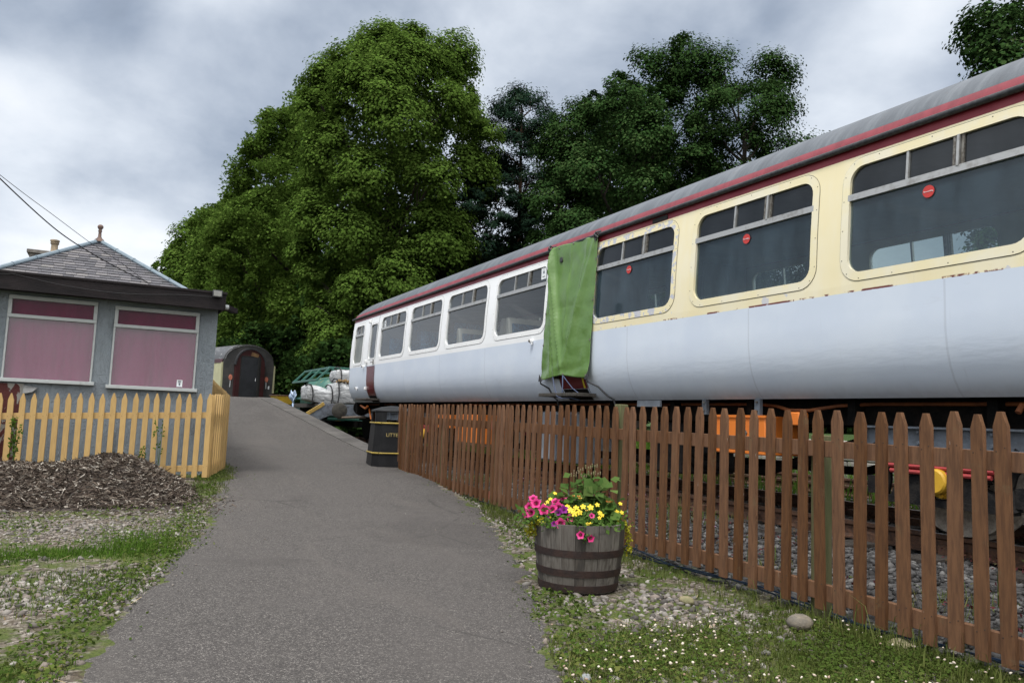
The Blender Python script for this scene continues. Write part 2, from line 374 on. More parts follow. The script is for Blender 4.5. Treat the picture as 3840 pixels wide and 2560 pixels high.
t.out(c,.40,0,.4,t.math('ADD',t.noise(t.pos((1,.6,1)),1.6,3),t.math('MULTIPLY',dent,.5)),.10,.05); M_LIV=t.m
t=newmat('carriage_roof_grey'); p=t.pos()
st=t.noise(t.pos((.35,2.6,.35)),2.6,6,.7); c=t.ramp(st,[(.3,(.075,.083,.097)),(.5,(.105,.117,.134)),(.66,(.15,.163,.182)),(.82,(.32,.33,.35))])
c=t.mix(t.math('MULTIPLY',t.step(t.noise(p,11,5,.7),.58,.7),.5),c,(.11,.11,.115)); t.out(c,.6,0,.35,t.noise(p,9,4),.25,.02); M_ROOF=t.m
M_REDROOF=mat('roof_edge_red_lit',(.27,.05,.065),(.21,.04,.052),5,(1,1.5,1),.5)  # stripe red painted lighter where the roof edge faces up to the light
M_BLACK=mat('black_rubber',(.022,.023,.026),(.045,.046,.05),20,rough=.55,bump=.1)
M_FRAMEBLK=mat('underframe_black',(.006,.006,.006),(.012,.010,.009),10,rough=.95,bump=.3,spec=.08)
M_REDDOOR=mat('door_dark_red',(.115,.008,.014),(.10,.008,.012),3,rough=.25)
M_ALU=mat('window_aluminium',(.46,.46,.45),(.30,.29,.27),14,(1,1,1),.42,metal=.55,lo=.45,hi=.75)
M_ALUD=mat('tarnished_slider',(.22,.21,.19),(.10,.085,.07),30,rough=.55,metal=.4)
M_CREAMF=mat('window_surround_cream',(.77,.69,.45),(.76,.71,.55),3,rough=.45)
t=newmat('window_surround_chipped'); p=t.pos(); X=t.xyz(p)
c=t.mix(t.step(t.noise(t.pos((1,1,1)),13,3,.5),.52,.56),(.77,.69,.45),(.50,.51,.56)); t.out(c,.5); M_CHIP=t.m
M_WHITEF=mat('window_surround_white',(.84,.85,.85),(.80,.80,.80),3,rough=.4)
M_DARKGAP=mat('seam_black',(.02,.02,.02),rough=.8)
M_STICK=mat('sticker_red',(.55,.05,.045),(.50,.045,.04),6,rough=.45)
M_PAPER=mat('notice_paper',(.80,.82,.83),(.74,.77,.80),20,rough=.6)
M_INK=mat('print_grey',(.12,.14,.17),rough=.6)
def glass(name,tint,film,filmc,ior=1.55,rough=.02):
    t=newmat(name); p=t.pos()
    tr=t.n('ShaderNodeBsdfTransparent'); tr.inputs[0].default_value=(*tint,1)
    df=t.n('ShaderNodeBsdfDiffuse'); df.inputs[0].default_value=(*filmc,1)
    gl=t.n('ShaderNodeBsdfGlossy'); gl.inputs['Roughness'].default_value=rough; gl.inputs[0].default_value=(1,1,1,1)
    lw=t.n('ShaderNodeLayerWeight'); lw.inputs[0].default_value=.5; f0=((ior-1)/(ior+1))**2*1.25; fr=t.math('MULTIPLY_ADD',t.math('POWER',lw.outputs['Facing'],5.0),1-f0,f0)
    m1=t.n('ShaderNodeMixShader'); t.l(t.math('MULTIPLY',t.noise(t.pos((1,1,.3)),4,5),2*film),m1.inputs[0]); t.l(tr.outputs[0],m1.inputs[1]); t.l(df.outputs[0],m1.inputs[2])
    m2=t.n('ShaderNodeMixShader'); t.l(fr,m2.inputs[0]); t.l(m1.outputs[0],m2.inputs[1]); t.l(gl.outputs[0],m2.inputs[2])
    o=t.n('ShaderNodeOutputMaterial'); t.l(m2.outputs[0],o.inputs[0]); return t.m
G_CLEAN=glass('carriage_glass_clean',(.66,.70,.72),.02,(.4,.45,.5),1.62)
G_DUSTSKY=glass('carriage_glass_dust_sky',(.46,.53,.55),.12,(.20,.31,.40),1.5,.04)  # dust film, coloured bluish to stand in for reflected sky as well
G_TOP=glass('carriage_glass_tinted',(.30,.32,.34),.07,(.22,.25,.29),1.46,.03)
G_FAR=glass('carriage_glass_far',(.75,.82,.78),.04,(.4,.5,.5),1.5)

def rr(y0,y1,z0,z1,r,n=6):   # rounded rectangle loop (y,z), counter-clockwise starting lower-right arc
    P=[]
    for (cy,cz,a0) in ((y1-r,z0+r,-90),(y1-r,z1-r,0),(y0+r,z1-r,90),(y0+r,z0+r,180)):
        for k in range(n+1):
            a=math.radians(a0+90*k/n); P.append((cy+r*cos(a),cz+r*sin(a)))
    return P
def rr_outer(y0,y1,z0,z1,hole,n=6):
    hy0,hy1=min(a for a,b in hole),max(a for a,b in hole); hz0,hz1=min(b for a,b in hole),max(b for a,b in hole)
    O=[]; m=n/2
    for ci,(Y,Z) in enumerate(((y1,z0),(y1,z1),(y0,z1),(y0,z0))):
        arc=hole[ci*(n+1):(ci+1)*(n+1)]
        st=[(arc[0][0],Z),(Y,arc[0][1])][ci%2]; en=[(Y,arc[-1][1]),(arc[-1][0],Z)][ci%2]
        for k in range(n+1):
            if k<=m: q=k/m; O.append((st[0]+(Y-st[0])*q,st[1]+(Z-st[1])*q))
            else: q=(k-m)/m; O.append((Y+(en[0]-Y)*q,Z+(en[1]-Z)*q))
    return O
def densify(L,n):   # add points on long edges so panels follow the curved side
    R=[]
    for i in range(len(L)):
        a,b=L[i],L[(i+1)%len(L)]; R.append(a)
        if i%7==6:
            for k in range(1,n): R.append((a[0]+(b[0]-a[0])*k/n,a[1]+(b[1]-a[1])*k/n))
    return R
ZW0,ZW1=2.40,3.53
WIN=[(3.096,4.609),(1.10,2.66),(5.007,6.604),(6.99,8.61),(9.91,11.57),(11.97,13.69),(14.03,15.75),(16.11,17.83)]
HOLES=[(a,b,2.495,3.435,.13,'cream' if b<9 else 'white') for a,b in WIN]+[(19.25,20.02,2.44,3.40,.12,'toilet'),(18.14,18.67,2.50,3.34,.07,'door'),(-.9,-.37,2.50,3.34,.07,'door'),(-1.75,-1.2,2.44,3.40,.12,'toilet')]
HOLES.sort()
CAR=thing('railway_carriage',(XC,9.2,.36),'long white and cream passenger carriage in grey undercoat with maroon roof stripe','railway carriage')
def side_panel(side):
    mb=MB()
    def q(y,z): return (sx(z,side),y,z)
    cuts=[Y0]+[ (HOLES[i][1]+HOLES[i+1][0])/2 for i in range(len(HOLES)-1)]+[Y1]
    lows=[1.45,1.475,1.5,1.54,1.58,1.63,1.68,1.74,1.8,1.88,1.95,2.1,2.25,2.33,ZW0]
    yy=np.linspace(Y0,Y1,30)
    def rows(L):
        b=len(mb.v); mb.v+=[q(y,z) for z in L for y in yy]; n=len(yy)
        for j in range(len(L)-1):
            for i in range(n-1): mb.f.append((b+j*n+i,b+j*n+i+1,b+(j+1)*n+i+1,b+(j+1)*n+i)); mb.m.append(0)
    rows(lows); rows([ZW1,3.57,3.60,3.63])
    for h,c0,c1 in zip(HOLES,cuts[:-1],cuts[1:]):
        H=rr(*h[:5]); O=rr_outer(c0,c1,ZW0,ZW1,H); H=densify(H,4); O=densify(O,4); n=len(H)
        b=len(mb.v); mb.v+=[q(*a) for a in O]+[q(*a) for a in H]+[(sx(z_,side,-.045),y_,z_) for y_,z_ in H]
        for i in range(n):
            k=(i+1)%n; mb.f.append((b+i,b+k,b+n+k,b+n+i)); mb.f.append((b+n+i,b+n+k,b+2*n+k,b+2*n+i)); mb.m+=[0,0]
    return mb.build('body_side',M_LIV,CAR,ang=50)
side_panel(-1); side_panel(1)
def text_obj(name,txt,size,mat_,M,parent=None,depth=.002):
    cu=bpy.data.curves.new(name,'FONT'); cu.body=txt; cu.size=size; cu.extrude=depth; cu.align_x='CENTER'; cu.align_y='CENTER'
    tmp=bpy.data.objects.new('tmp',cu); COL.objects.link(tmp); dg=bpy.context.evaluated_depsgraph_get(); dg.update()
    me=bpy.data.meshes.new_from_object(tmp.evaluated_get(dg)); bpy.data.objects.remove(tmp); bpy.data.curves.remove(cu)
    o=V((0,0,0)) if parent is None else ORG[parent.name]
    me.transform(Matrix.Translation(-o)@M); me.materials.clear(); me.materials.append(mat_); me.name=name
    ob=bpy.data.objects.new(name,me); COL.objects.link(ob); ORG[ob.name]=o
    if parent is not None: ob.parent=parent
    return ob
def ring(mb,inner,outer,side,o1,o0,mi=0):
    n=len(inner); b=len(mb.v)
    mb.v+=[(sx(z_,side,o1),y_,z_) for y_,z_ in inner]+[(sx(z_,side,o1),y_,z_) for y_,z_ in outer]+[(sx(z_,side,o0),y_,z_) for y_,z_ in outer]+[(sx(z_,side,-.03),y_,z_) for y_,z_ in inner]
    for i in range(n):
        k=(i+1)%n
        for u in ((i,k,n+k,n+i),(n+i,n+k,2*n+k,2*n+i),(i,k,3*n+k,3*n+i)): mb.f.append(tuple(b+x for x in u)); mb.m.append(mi)
def panel(mb,L,side,off,mi=0):
    b=len(mb.v); mb.v+=[(sx(z_,side,off),y_,z_) for y_,z_ in L]; mb.f.append(tuple(range(b,b+len(L)))); mb.m.append(mi)
def window(h,side):
    y0,y1,z0,z1,r,kind=h; big=kind in('cream','white'); paint=M_WHITEF if (kind!='cream') else (M_CHIP if 6.9<y0<7.1 else M_CREAMF)
    if side>0: paint=M_WHITEF
    mb=MB(); H=densify(rr(y0+.004,y1-.004,z0+.004,z1-.004,r),4); e=.07 if kind!='door' else .028
    O=densify(rr(y0-e,y1+e,z0-e,z1+e,r+e*.9),4)
    ring(mb,H,O,side,.006,.001)
    # thin shadow joint round the surround and its fixing screws
    O2=densify(rr(y0-e-.005,y1+e+.005,z0-e-.005,z1+e+.005,r+e),4)
    b=len(mb.v); n=len(O); mb.v+=[(sx(z_,side,.002),y_,z_) for y_,z_ in O]+[(sx(z_,side,.002),y_,z_) for y_,z_ in O2]
    for i in range(n): k=(i+1)%n; mb.f.append((b+i,b+k,b+n+k,b+n+i)); mb.m.append(1)
    if big and side<0:
        MID=densify(rr(y0-e*.72,y1+e*.72,z0-e*.72,z1+e*.72,r+e*.6),8)
        for y_,z_ in MID[::3]: mb.box((sx(z_,side,.0065),y_,z_),(.003,.007,.007),mi=1)
    W=mb.build('window',[paint,M_DARKGAP],CAR,ang=30)
    zb=3.165
    # split pane: lower and upper sheets
    lo=MB(); up=MB()
    if kind=='door': panel(lo,rr(y0,y1,z0,z1,r),side,-.02)
    else:
        L=[a for a in rr(y0,y1,z0,z1,r)]
        lowp=L[0:7]+[(y1,zb),(y0,zb)]+L[21:28]; upp=[(y1,zb)]+L[7:21]+[(y0,zb)]
        panel(lo,lowp,side,-.020); panel(up,upp,side,-.020)
    if side<0:
        gl=G_DUSTSKY if kind=='cream' else G_CLEAN; gu=G_TOP if kind=='cream' else G_CLEAN
    else: gl=gu=G_FAR
    if kind=='toilet':
        gl=M_FROST
    lo.build('pane',gl,W,fix=False,ang=0)
    if kind!='door':
        up.build('pane',gu,W,fix=False,ang=0)
        mb=MB(); 
        def vb(y,wd,o,mi=0,dp=.03): mb.hexa([(sx(zz_,side,o+dd),y+e_,zz_) for zz_ in (zb+.02,z1-.004) for dd,e_ in ((0,-wd/2),(0,wd/2),(dp,wd/2),(dp,-wd/2))],mi)
        mb.hexa([(sx(zz_,side,o_),yy_,zz_) for zz_ in (zb-.03,zb+.026) for o_,yy_ in ((-.03,y0-.012),(.006,y0-.012),(.006,y1+.012),(-.03,y1+.012))],0)
        if big:
            vb(y1-(y1-y0)*.36,.022,-.035,0,.035); vb(y0+(y1-y0)*.355,.022,-.03,0,.042); vb(y0+(y1-y0)*.378,.02,-.045,1,.045); vb(y0+(y1-y0)*.335,.018,-.04,1,.038)
        else: vb(y0+(y1-y0)*.42,.03,-.035,0); vb(y0+(y1-y0)*.50,.02,-.04,1); vb(y0+(y1-y0)*.70,.012,-.04,1)
        mb.build('slider_frame',[M_ALU,M_ALUD],W,ang=0)
    if side<0 and kind=='cream' and y0>2.9:
        yc={3:3.875,5:5.848,6:7.86}[int(y0)]; zc=3.045; mb=MB()
        mb.lathe([(.049,-.002),(.049,.002)],(sx(zc,side,-.012),yc,zc),28,axis='X'); st=mb.build('sticker',M_STICK,W,ang=30)
        Mx=Matrix.Translation((sx(zc,side,-.008),yc,zc))@Matrix(((0,0,-1,0),(-1,0,0,0),(0,1,0,0),(0,0,0,1)))
        text_obj('lettering','No smoking',.0165,M_PAPER,Mx,W,.0006)
    if side<0 and kind=='white' and (y0>16 or y0<10):
        yc,zc,wd,hh=(17.62,3.27,.16,.10) if y0>16 else (10.06,3.33,.12,.13)
        if y0>16: wd,hh=.12,.15
        else: wd,hh=.15,.17
        mb=MB(); xx=sx(zc,side,-.015); mb.box((xx,yc,zc),(.003,wd,hh)); n_=mb.build('notice',M_PAPER,W,ang=0)
        mb=MB(); mb.lathe([(.022,-.001),(.022,.001)],(xx-.0025,yc,zc+.02),14,axis='X'); mb.box((xx-.0025,yc,zc-.045),(.002,wd*.5,.010)); mb.box((xx-.0025,yc,zc+.058),(.002,.012,.02)); mb.build('print',M_INK,W,ang=0)
M_FROST=mat('frosted_glass',(.17,.18,.16),(.10,.11,.10),5,(1,1,.3),rough=.35)
for side in (-1,1):
    for h in HOLES: window(h,side)
# roof
def roofpt(y,a,off=0):   # a: 0 near gutter .. pi far gutter
    d=min(y-Y0,Y1-y)+.06; k=1.0
    if d<.75: k=1-.42*(1-math.sqrt(max(0,1-(1-d/.75)**2)))
    return (XC-(1.365+off)*cos(a),y,3.60+(.62+off)*max(0,sin(a))*(k if sin(a)>.2 else 1-(1-k)*max(0,sin(a))/.2))
mb=MB(); yl=[Y0-.06,Y0-.03,Y0+.02,Y0+.1,Y0+.2,Y0+.35,Y0+.55,Y0+.8]+list(np.linspace(Y0+1.2,Y1-1.2,40))+[Y1-.8,Y1-.55,Y1-.35,Y1-.2,Y1-.1,Y1-.02,Y1+.03,Y1+.06]
al=[.03,.10,.17,.218]+list(np.linspace(.25,PI-.25,26))+[PI-.218,PI-.17,PI-.10,PI-.03]; n=len(al)
mb.v+=[roofpt(y,a_) for y in yl for a_ in al]
for j in range(len(yl)-1):
    for i in range(n-1): mb.f.append((j*n+i,j*n+i+1,(j+1)*n+i+1,(j+1)*n+i)); mb.m.append(1 if (i<3 or i>n-5) else 0)
mb.build('roof',[M_ROOF,M_REDROOF],CAR,ang=50)
for sd_ in (-1,1):
    mb=MB(); mb.tube([(XC+sd_*1.385,y,3.625) for y in (Y0-.12,4,10,15,Y1+.12)],.026,10); mb.build('gutter',M_BLACK,CAR)
mb=MB()   # roof ventilators
for y in (1.2,3.2,5.2,7.1,11,13,15,17):
    mb.lathe([(.13,0),(.13,.05),(.09,.09),(.02,.1)],(XC+.25,y,4.19),14)
mb.build('roof_vent',M_ROOF,CAR)
# end walls
for yy_,e in ((Y1,1),(Y0,-1)):
    mb=MB(); P=[(ins(z_)-1.44,z_) for z_ in IZ]; prof=P+[(-1.365*cos(a_),3.6+.36*sin(a_)) for a_ in np.linspace(.2,PI-.2,14)]+[(-a_,b_) for a_,b_ in P[::-1]]
    mb.prism(prof,(XC,yy_-.03*e,0),(1,0,0),(0,0,1),(0,.028*e,0)); mb.build('end_wall',M_LIV,CAR,ang=30)
    mb=MB(); mb.b2((XC-.55,yy_,1.5),(XC+.55,yy_+.22*e,3.55)); mb.build('gangway',M_BLACK,CAR,bevel=.04)
    mb=MB(); mb.b2((XC-1.2,yy_-.1*e,1.18),(XC+1.2,yy_+.06*e,1.46)); mb.build('headstock',M_FRAMEBLK,CAR,bevel=.01)
    for sg in (-1,1):
        mb=MB(); mb.lathe([(.09,0),(.09,.3*e),(.22,.32*e),(.22,.36*e),(.15,.38*e)],(XC+sg*.95,yy_+.04*e,1.33),18,axis='Y'); mb.build('buffer',M_FRAMEBLK,CAR)
# doors
M_STEP=mat('step_wood',(.07,.062,.055),(.04,.036,.03),10,(1,3,1),.9,bump=.4)
def door(y0,y1,upper=True):
    mb=MB(); zs=[1.605,1.64,1.68,1.74,1.8,1.88,1.95,2.1,2.2,2.315]; b=len(mb.v)
    for z_ in zs: mb.v+=[(sx(z_,-1,.006),y0,z_),(sx(z_,-1,.006),y1,z_)]
    for j in range(len(zs)-1): mb.f.append((2*j,2*j+1,2*j+3,2*j+2)); mb.m.append(0)
    zs2=[1.455,1.5,1.54,1.6]; b=len(mb.v)
    for z_ in zs2: mb.v+=[(sx(z_,-1,.005),y0+.02,z_),(sx(z_,-1,.005),y1-.02,z_)]
    for j in range(3): mb.f.append((b+2*j,b+2*j+1,b+2*j+3,b+2*j+2)); mb.m.append(1)
    zz2=[1.5,1.58,1.68,1.8,1.95,2.3,2.7,3.0,3.3,3.52]
    for yy_ in (y0-.012,y1+.012):
        for a_,b_ in zip(zz2[:-1],zz2[1:]): mb.hexa([(sx(zq,-1,o_),yy_+w_,zq) for zq in (a_,b_) for o_,w_ in ((-.01,-.004),(.0025,-.004),(.0025,.004),(-.01,.004))],1)
    D=mb.build('door',[M_REDDOOR,M_FRAMEBLK],CAR,ang=50); D['label']='passenger door with dark red lower panel'
    mb=MB(); zc=2.40; mb.box((sx(zc,-1,.02),y0+.07,zc),(.02,.02,.12)); mb.bar((sx(zc,-1,.03),y0+.07,zc),(sx(zc,-1,.045),y0+.20,zc-.0),.02,.02); mb.build('handle',M_ALUD,D,bevel=.004)
    mb=MB()
    for z_ in (1.78,2.44,3.43): mb.box((sx(z_,-1,.03),y1+.03,z_),(.06,.07,.075))
    mb.build('hinge',M_WHITEF if y0>15 else M_BLACK,D,bevel=.01)
    mb=MB(); mb.b2((5.30,y0-.14,1.49),(5.62,y1+.18,1.535)); mb.build('step_board',M_STEP,CAR,bevel=.006)
    return D
door(18.10,18.72); door(-1.0,-.33); door(8.78,9.44)
mb=MB(); mb.hexa([(sx(z_,-1,o_),y_,z_) for z_ in (1.61,1.74) for o_,y_ in ((.004,8.83),(.012,8.83),(.012,8.865),(.004,8.865))]); mb.build('door_marker',mat('marker_yellow',(.55,.45,.02),rough=.5),CAR,ang=0)
for y_,z_ in ((10.22,2.325),(18.98,2.325),(19.55,1.8)):
    mb=MB(); mb.tube([(sx(z_,-1,-.01),y_,z_),(sx(z_,-1,.05),y_,z_)],.03,12); mb.tube([(sx(z_,-1,.05),y_,z_),(sx(z_,-1,.065),y_,z_)],.018,10,mi=1); mb.box((sx(z_,-1,.03),y_-.03,z_-.035),(.02,.012,.04)); mb.build('lock',[M_WHITEF,M_ALUD],CAR)
for y_ in (13.2,16.9,11.7,5.0,7.3):
    mb=MB(); mb.box((sx(3.56,-1,.006),y_,3.562),(.01,.28,.05)); 
mb.build('ventilator_slot',M_DARKGAP,CAR,ang=0)
# interior
M_INT=mat('carriage_interior',(.10,.095,.085),(.075,.07,.065),3,rough=.8); M_INTD=mat('carriage_floor',(.03,.03,.03),rough=.8)
M_INTW=mat('carriage_ceiling',(.30,.29,.27),(.25,.24,.22),3,rough=.8)
mb=MB(); mb.b2((5.62,Y0+.05,1.62),(8.26,Y1-.05,1.70)); mb.build('floor',M_INTD,CAR,ang=0)
mb=MB(); mb.b2((5.66,Y0+.05,3.52),(8.22,Y1-.05,3.56)); mb.build('ceiling',M_INTW,CAR,ang=0)
mb=MB()
for y in (18.0,8.70,9.54,-.25): 
    mb.b2((5.66,y-.02,1.70),(6.45,y+.02,3.52)); mb.b2((7.43,y-.02,1.70),(8.22,y+.02,3.52))
mb.b2((5.66,19.1,1.70),(6.9,19.14,3.52)); mb.build('bulkhead',M_INT,CAR,ang=0)
M_SEATC=mat('seat_shell_cream',(.66,.62,.53),(.60,.56,.48),4,rough=.45)
t=newmat('seat_blue_check'); p=t.pos((1,1,1)); ch=t.n('ShaderNodeTexChecker'); ch.inputs['Scale'].default_value=14; t.l(p,ch.inputs[0]); ch.inputs[1].default_value=(.03,.10,.20,1); ch.inputs[2].default_value=(.05,.16,.26,1)
t.out(t.mix(t.step(t.noise(p,30,3),.45,.6),ch.outputs[0],(.02,.05,.10)),.9); M_SEATB=t.m
def seat(y,dirn,xc,tall,mC,mB):
    # dirn: +1 passenger faces +y ; shell behind at y
    mb=MB(); w_=.98
    prof=[(0,1.72),(.10,1.72),(.10,2.12),(.50*1,2.10),(.52,2.16),(.14,2.20),(.05,tall-.08),(.01,tall),(-.06,tall),(-.09,tall-.06),(-.06,2.1)]
    mb.prism([(dirn*a_,b_) for a_,b_ in prof],(xc-w_/2,y,0),(0,1,0),(0,0,1),(w_,0,0))
    s=mb.build('seat',mC,CAR,ang=40,bevel=.02)
    mb=MB(); mb.prism([(dirn*a_,b_) for a_,b_ in [(.145,2.205),(.20,2.26),(.15,2.5),(.115,tall-.12),(.06,tall-.10)]],(xc-w_/2+.05,y,0),(0,1,0),(0,0,1),(w_-.1,0,0)); mb.build('cushion',mB,s,ang=40,bevel=.015)
def table(y,xc):
    mb=MB(); mb.b2((xc-.5,y-.42,2.42),(xc+.42,y+.42,2.46)); mb.b2((xc-.03,y-.2,1.72),(xc+.03,y+.2,2.42)); mb.build('table',M_SEATC,CAR,bevel=.012)
for (a_,b_) in WIN:
    if b_<9.5: continue
    ym=(a_+b_)/2; cr=a_<13
    for xc in (6.28,7.6):
        seat(ym-.93,1,xc,2.98 if not cr else 2.86,M_SEATC if cr else M_SEATB,M_SEATB); seat(ym+.93,-1,xc,2.98 if not cr else 2.86,M_SEATC if cr else M_SEATB,M_SEATB); table(ym,xc)
for y_,z_ in ((15.5,2.50),(14.3,2.50)):
    pass
# underframe
M_ORANGE=mat('orange_paint',(.72,.20,.03),(.66,.175,.03),4,rough=.45,bump=.08)
M_GREYP=mat('grey_steel',(.13,.15,.18),(.09,.10,.115),8,rough=.5,bump=.15)
M_GREYL=mat('light_grey_steel',(.26,.29,.33),(.20,.22,.25),5,rough=.5,bump=.1)
M_DKSTEEL=mat('oily_black_steel',(.010,.010,.011),(.022,.020,.019),12,rough=.7,bump=.35,spec=.15)
M_YEL=mat('axlebox_yellow',(.62,.36,.03),(.55,.31,.03),6,rough=.5,bump=.15)
M_REDSP=mat('spring_red',(.40,.05,.05),(.33,.045,.045),8,rough=.5)
M_TYRE=mat('wheel_tread_rust',(.46,.41,.35),(.32,.28,.24),30,rough=.7,bump=.4)
mb=MB()
for sg in (-1,1):
    mb.b2((XC+sg*.92-.05,Y0+.1,1.22),(XC+sg*.92+.05,Y1-.1,1.455))
for y in np.arange(Y0+.6,Y1,1.25): mb.b2((XC-1.1,y-.04,1.22),(XC+1.1,y+.04,1.44))
mb.b2((5.75,Y0+.02,1.458),(8.13,Y1-.02,1.475))
for sg in (-1,1):
    mb.tube([(XC+sg*.75,4.6,1.2),(XC+sg*.75,6.2,.72),(XC+sg*.75,12.4,.72),(XC+sg*.75,14.0,1.2)],.05,8)
mb.build('underframe',M_FRAMEBLK,CAR,ang=30)
mb=MB(); pts=[(5.95,20.2,1.41),(5.95,12,1.41),(5.95,6.1,1.41),(5.85,5.75,1.39),(5.77,5.5,1.345),(5.77,5.25,1.345),(5.85,5.0,1.39),(5.95,4.7,1.41),(5.95,0,1.41)]
mb.tube(pts,.016,10); mb.tube([(5.79,3.35,1.40),(5.75,3.36,1.34)],.022,8); mb.build('conduit',mat('conduit_shaded_orange',(.20,.06,.015),(.13,.04,.012),6,rough=.7),CAR)  # conduit orange darkened in its colour for the shade under the body
def ubox(name,a,b,m,bev=.012): 
    mb=MB(); mb.b2(a,b); return mb.build(name,m,CAR,bevel=bev)
bx=ubox('battery_box',(5.70,5.74,.90),(6.3,6.44,1.285),M_ORANGE)
mb=MB(); mb.b2((5.685,5.72,1.265),(5.72,6.46,1.29)); mb.prism([(-.02,0),(0,.03),(.02,0),(0,-.03)],(5.692,6.0,1.11),(0,1,0),(0,0,1),(.012,0,0),1); mb.build('lid',[M_ORANGE,M_ALUD],bx,ang=0)
ubox('junction_box',(5.67,5.29,1.20),(5.80,5.42,1.325),M_ORANGE)
bx=ubox('battery_box',(5.70,12.3,.72),(6.3,13.5,1.22),M_ORANGE)
bx=ubox('battery_box',(5.72,13.75,.95),(6.2,14.5,1.2),M_ORANGE)
for y,zz0 in ((6.62,1.29),(5.84,1.29)):
    mb=MB(); mb.b2((5.69,y-.035,zz0),(5.73,y+.035,1.45)); mb.box((5.685,y,1.42),(.02,.02,.02),mi=1); mb.box((5.685,y,1.33),(.02,.02,.02),mi=1); mb.build('hanger',[M_GREYP,M_ALUD],CAR,ang=0)
ubox('cover_plate',(5.70,7.4,1.37),(5.73,7.85,1.445),M_GREYL,.004)
tk=ubox('equipment_case',(5.86,9.45,.57),(6.7,10.62,1.30),M_GREYL,.03)
mb=MB(); mb.b2((5.85,10.02,.60),(5.864,10.05,1.26)); mb.b2((5.85,9.62,.60),(5.864,9.65,1.26)); mb.box((5.845,9.95,.95),(.03,.03,.10)); mb.build('case_seam',M_GREYP,tk,ang=0)
ubox('equipment_case',(6.0,7.35,.60),(6.8,7.9,1.2),M_DKSTEEL,.02)
mb=MB(); mb.tube([(6.2,6.6,.95),(6.2,8.0,.78)],.06,12); mb.build('brake_pull_rod',M_DKSTEEL,CAR)
mb=MB(); mb.lathe([(.05,-.55),(.22,-.5),(.24,0),(.22,.5),(.05,.55)],(6.6,11.4,.85),18,axis='Y'); mb.build('air_reservoir',M_DKSTEEL,CAR)
def bogie(yc,first=None):
    mb=MB()
    for sg in (-1,1):
        x=XC+sg*1.05
        mb.b2((x-.06,yc-2.15,1.06),(x+.06,yc+2.15,1.215))               # side beam
        mb.b2((x-.11*1,yc-2.15,1.205),(x+.11,yc+2.15,1.222)); mb.b2((x-.11,yc-2.15,1.05),(x+.11,yc+2.15,1.066))
        for y in np.arange(-2.1,2.2,.6): mb.b2((x-.105,yc+y-.012,1.066),(x+.105,yc+y+.012,1.205))
        for y in np.arange(-2.0,2.1,.3):
            for z_ in (1.09,1.18): mb.lathe([(.018,-.075),(.012,-.085)],(x,yc+y,z_),8,axis='X')
    for y in (-1.9,0,1.9): mb.b2((XC-1.0,yc+y-.1,1.05),(XC+1.0,yc+y+.1,1.2))
    B=mb.build('bogie',M_GREYP,CAR,ang=20)
    for sg in (-1,1):
        for ay in (-1.42,1.42):
            x=XC+sg*1.07; y=yc+ay
            mb=MB(); mb.lathe([(.135,-.02),(.135,.04),(.10,.06),(.098,.14),(.085,.155)],(x-.02 if sg>0 else x+.02,y,.80),24,axis='X') if sg>0 else mb.lathe([(.135,.02),(.135,-.04),(.10,-.06),(.098,-.14),(.085,-.155)],(x+.02,y,.80),24,axis='X')
            for k in range(6): mb.lathe([(.014,0),(.014,sg*.055)],(x,y+.115*cos(k*PI/3+.5),.80+.115*sin(k*PI/3+.5)),8,axis='X')
            mb.build('axle_box',M_YEL,B,ang=35)
            mb=MB()
            for k,(z_,L_) in enumerate(((.975,.46),(.925,.44),(.88,.42))):
                mb.tube([(x,y-L_,z_),(x,y+L_,z_)],.019,8)
                mb.tube([(x-.07,y-L_,z_-.02),(x-.07,y+L_,z_-.02)],.019,8)
            mb.build('spring',M_REDSP,B)
            mb=MB()
            for k in range(5): mb.b2((x-.05,y-.42+k*.03,.845-k*.02),(x+.05,y+.42-k*.03,.860-k*.02))
            mb.b2((x-.06,y-.55,.60),(x+.06,y+.55,.655)); 
            for e in (-1,1):
                mb.tube([(x,y+e*.62,1.06),(x,y+e*.52,.90),(x,y+e*.50,.78),(x,y+e*.55,.62)],[.07,.05,.04,.05],10)
                mb.prism([(e*.10,.655),(e*.44,.655),(e*.40,.74),(e*.12,.86)],(x-.05,y,0),(0,1,0),(0,0,1),(.10,0,0))
                mb.b2((x-.04,y+e*.62-.05,.655),(x+.04,y+e*.62+.05,.80))
            mb.build('hornguide',M_DKSTEEL,B,ang=30)
    for ay in (-1.42,1.42):
        y=yc+ay
        for sg in (-1,1):
            x=XC+sg*.80; R_=.485; zc=.37+R_
            mb=MB(); mb.lathe([(R_-.07,-.06),(R_,-.06),(R_,.055),(R_+.03,.06),(R_+.03,.085),(R_-.07,.085)],(x,y,zc),48,axis='X') if sg<0 else mb.lathe([(R_-.07,.06),(R_,.06),(R_,-.055),(R_+.03,-.06),(R_+.03,-.085),(R_-.07,-.085)],(x,y,zc),48,axis='X')
            W_=mb.build('wheel',M_TYRE,B,ang=30)
            mb=MB(); mb.lathe([(R_-.055,-.02),(.16,-.035),(.16,-.075),(.06,-.08)],(x,y,zc),32,axis='X'); mb.build('wheel_disc',M_DKSTEEL,B,ang=30)
        mb=MB(); mb.tube([(XC-1.1,y,.855),(XC+1.1,y,.855)],.07,12); mb.build('axle',M_DKSTEEL,B)
bogie(2.59); bogie(16.75)
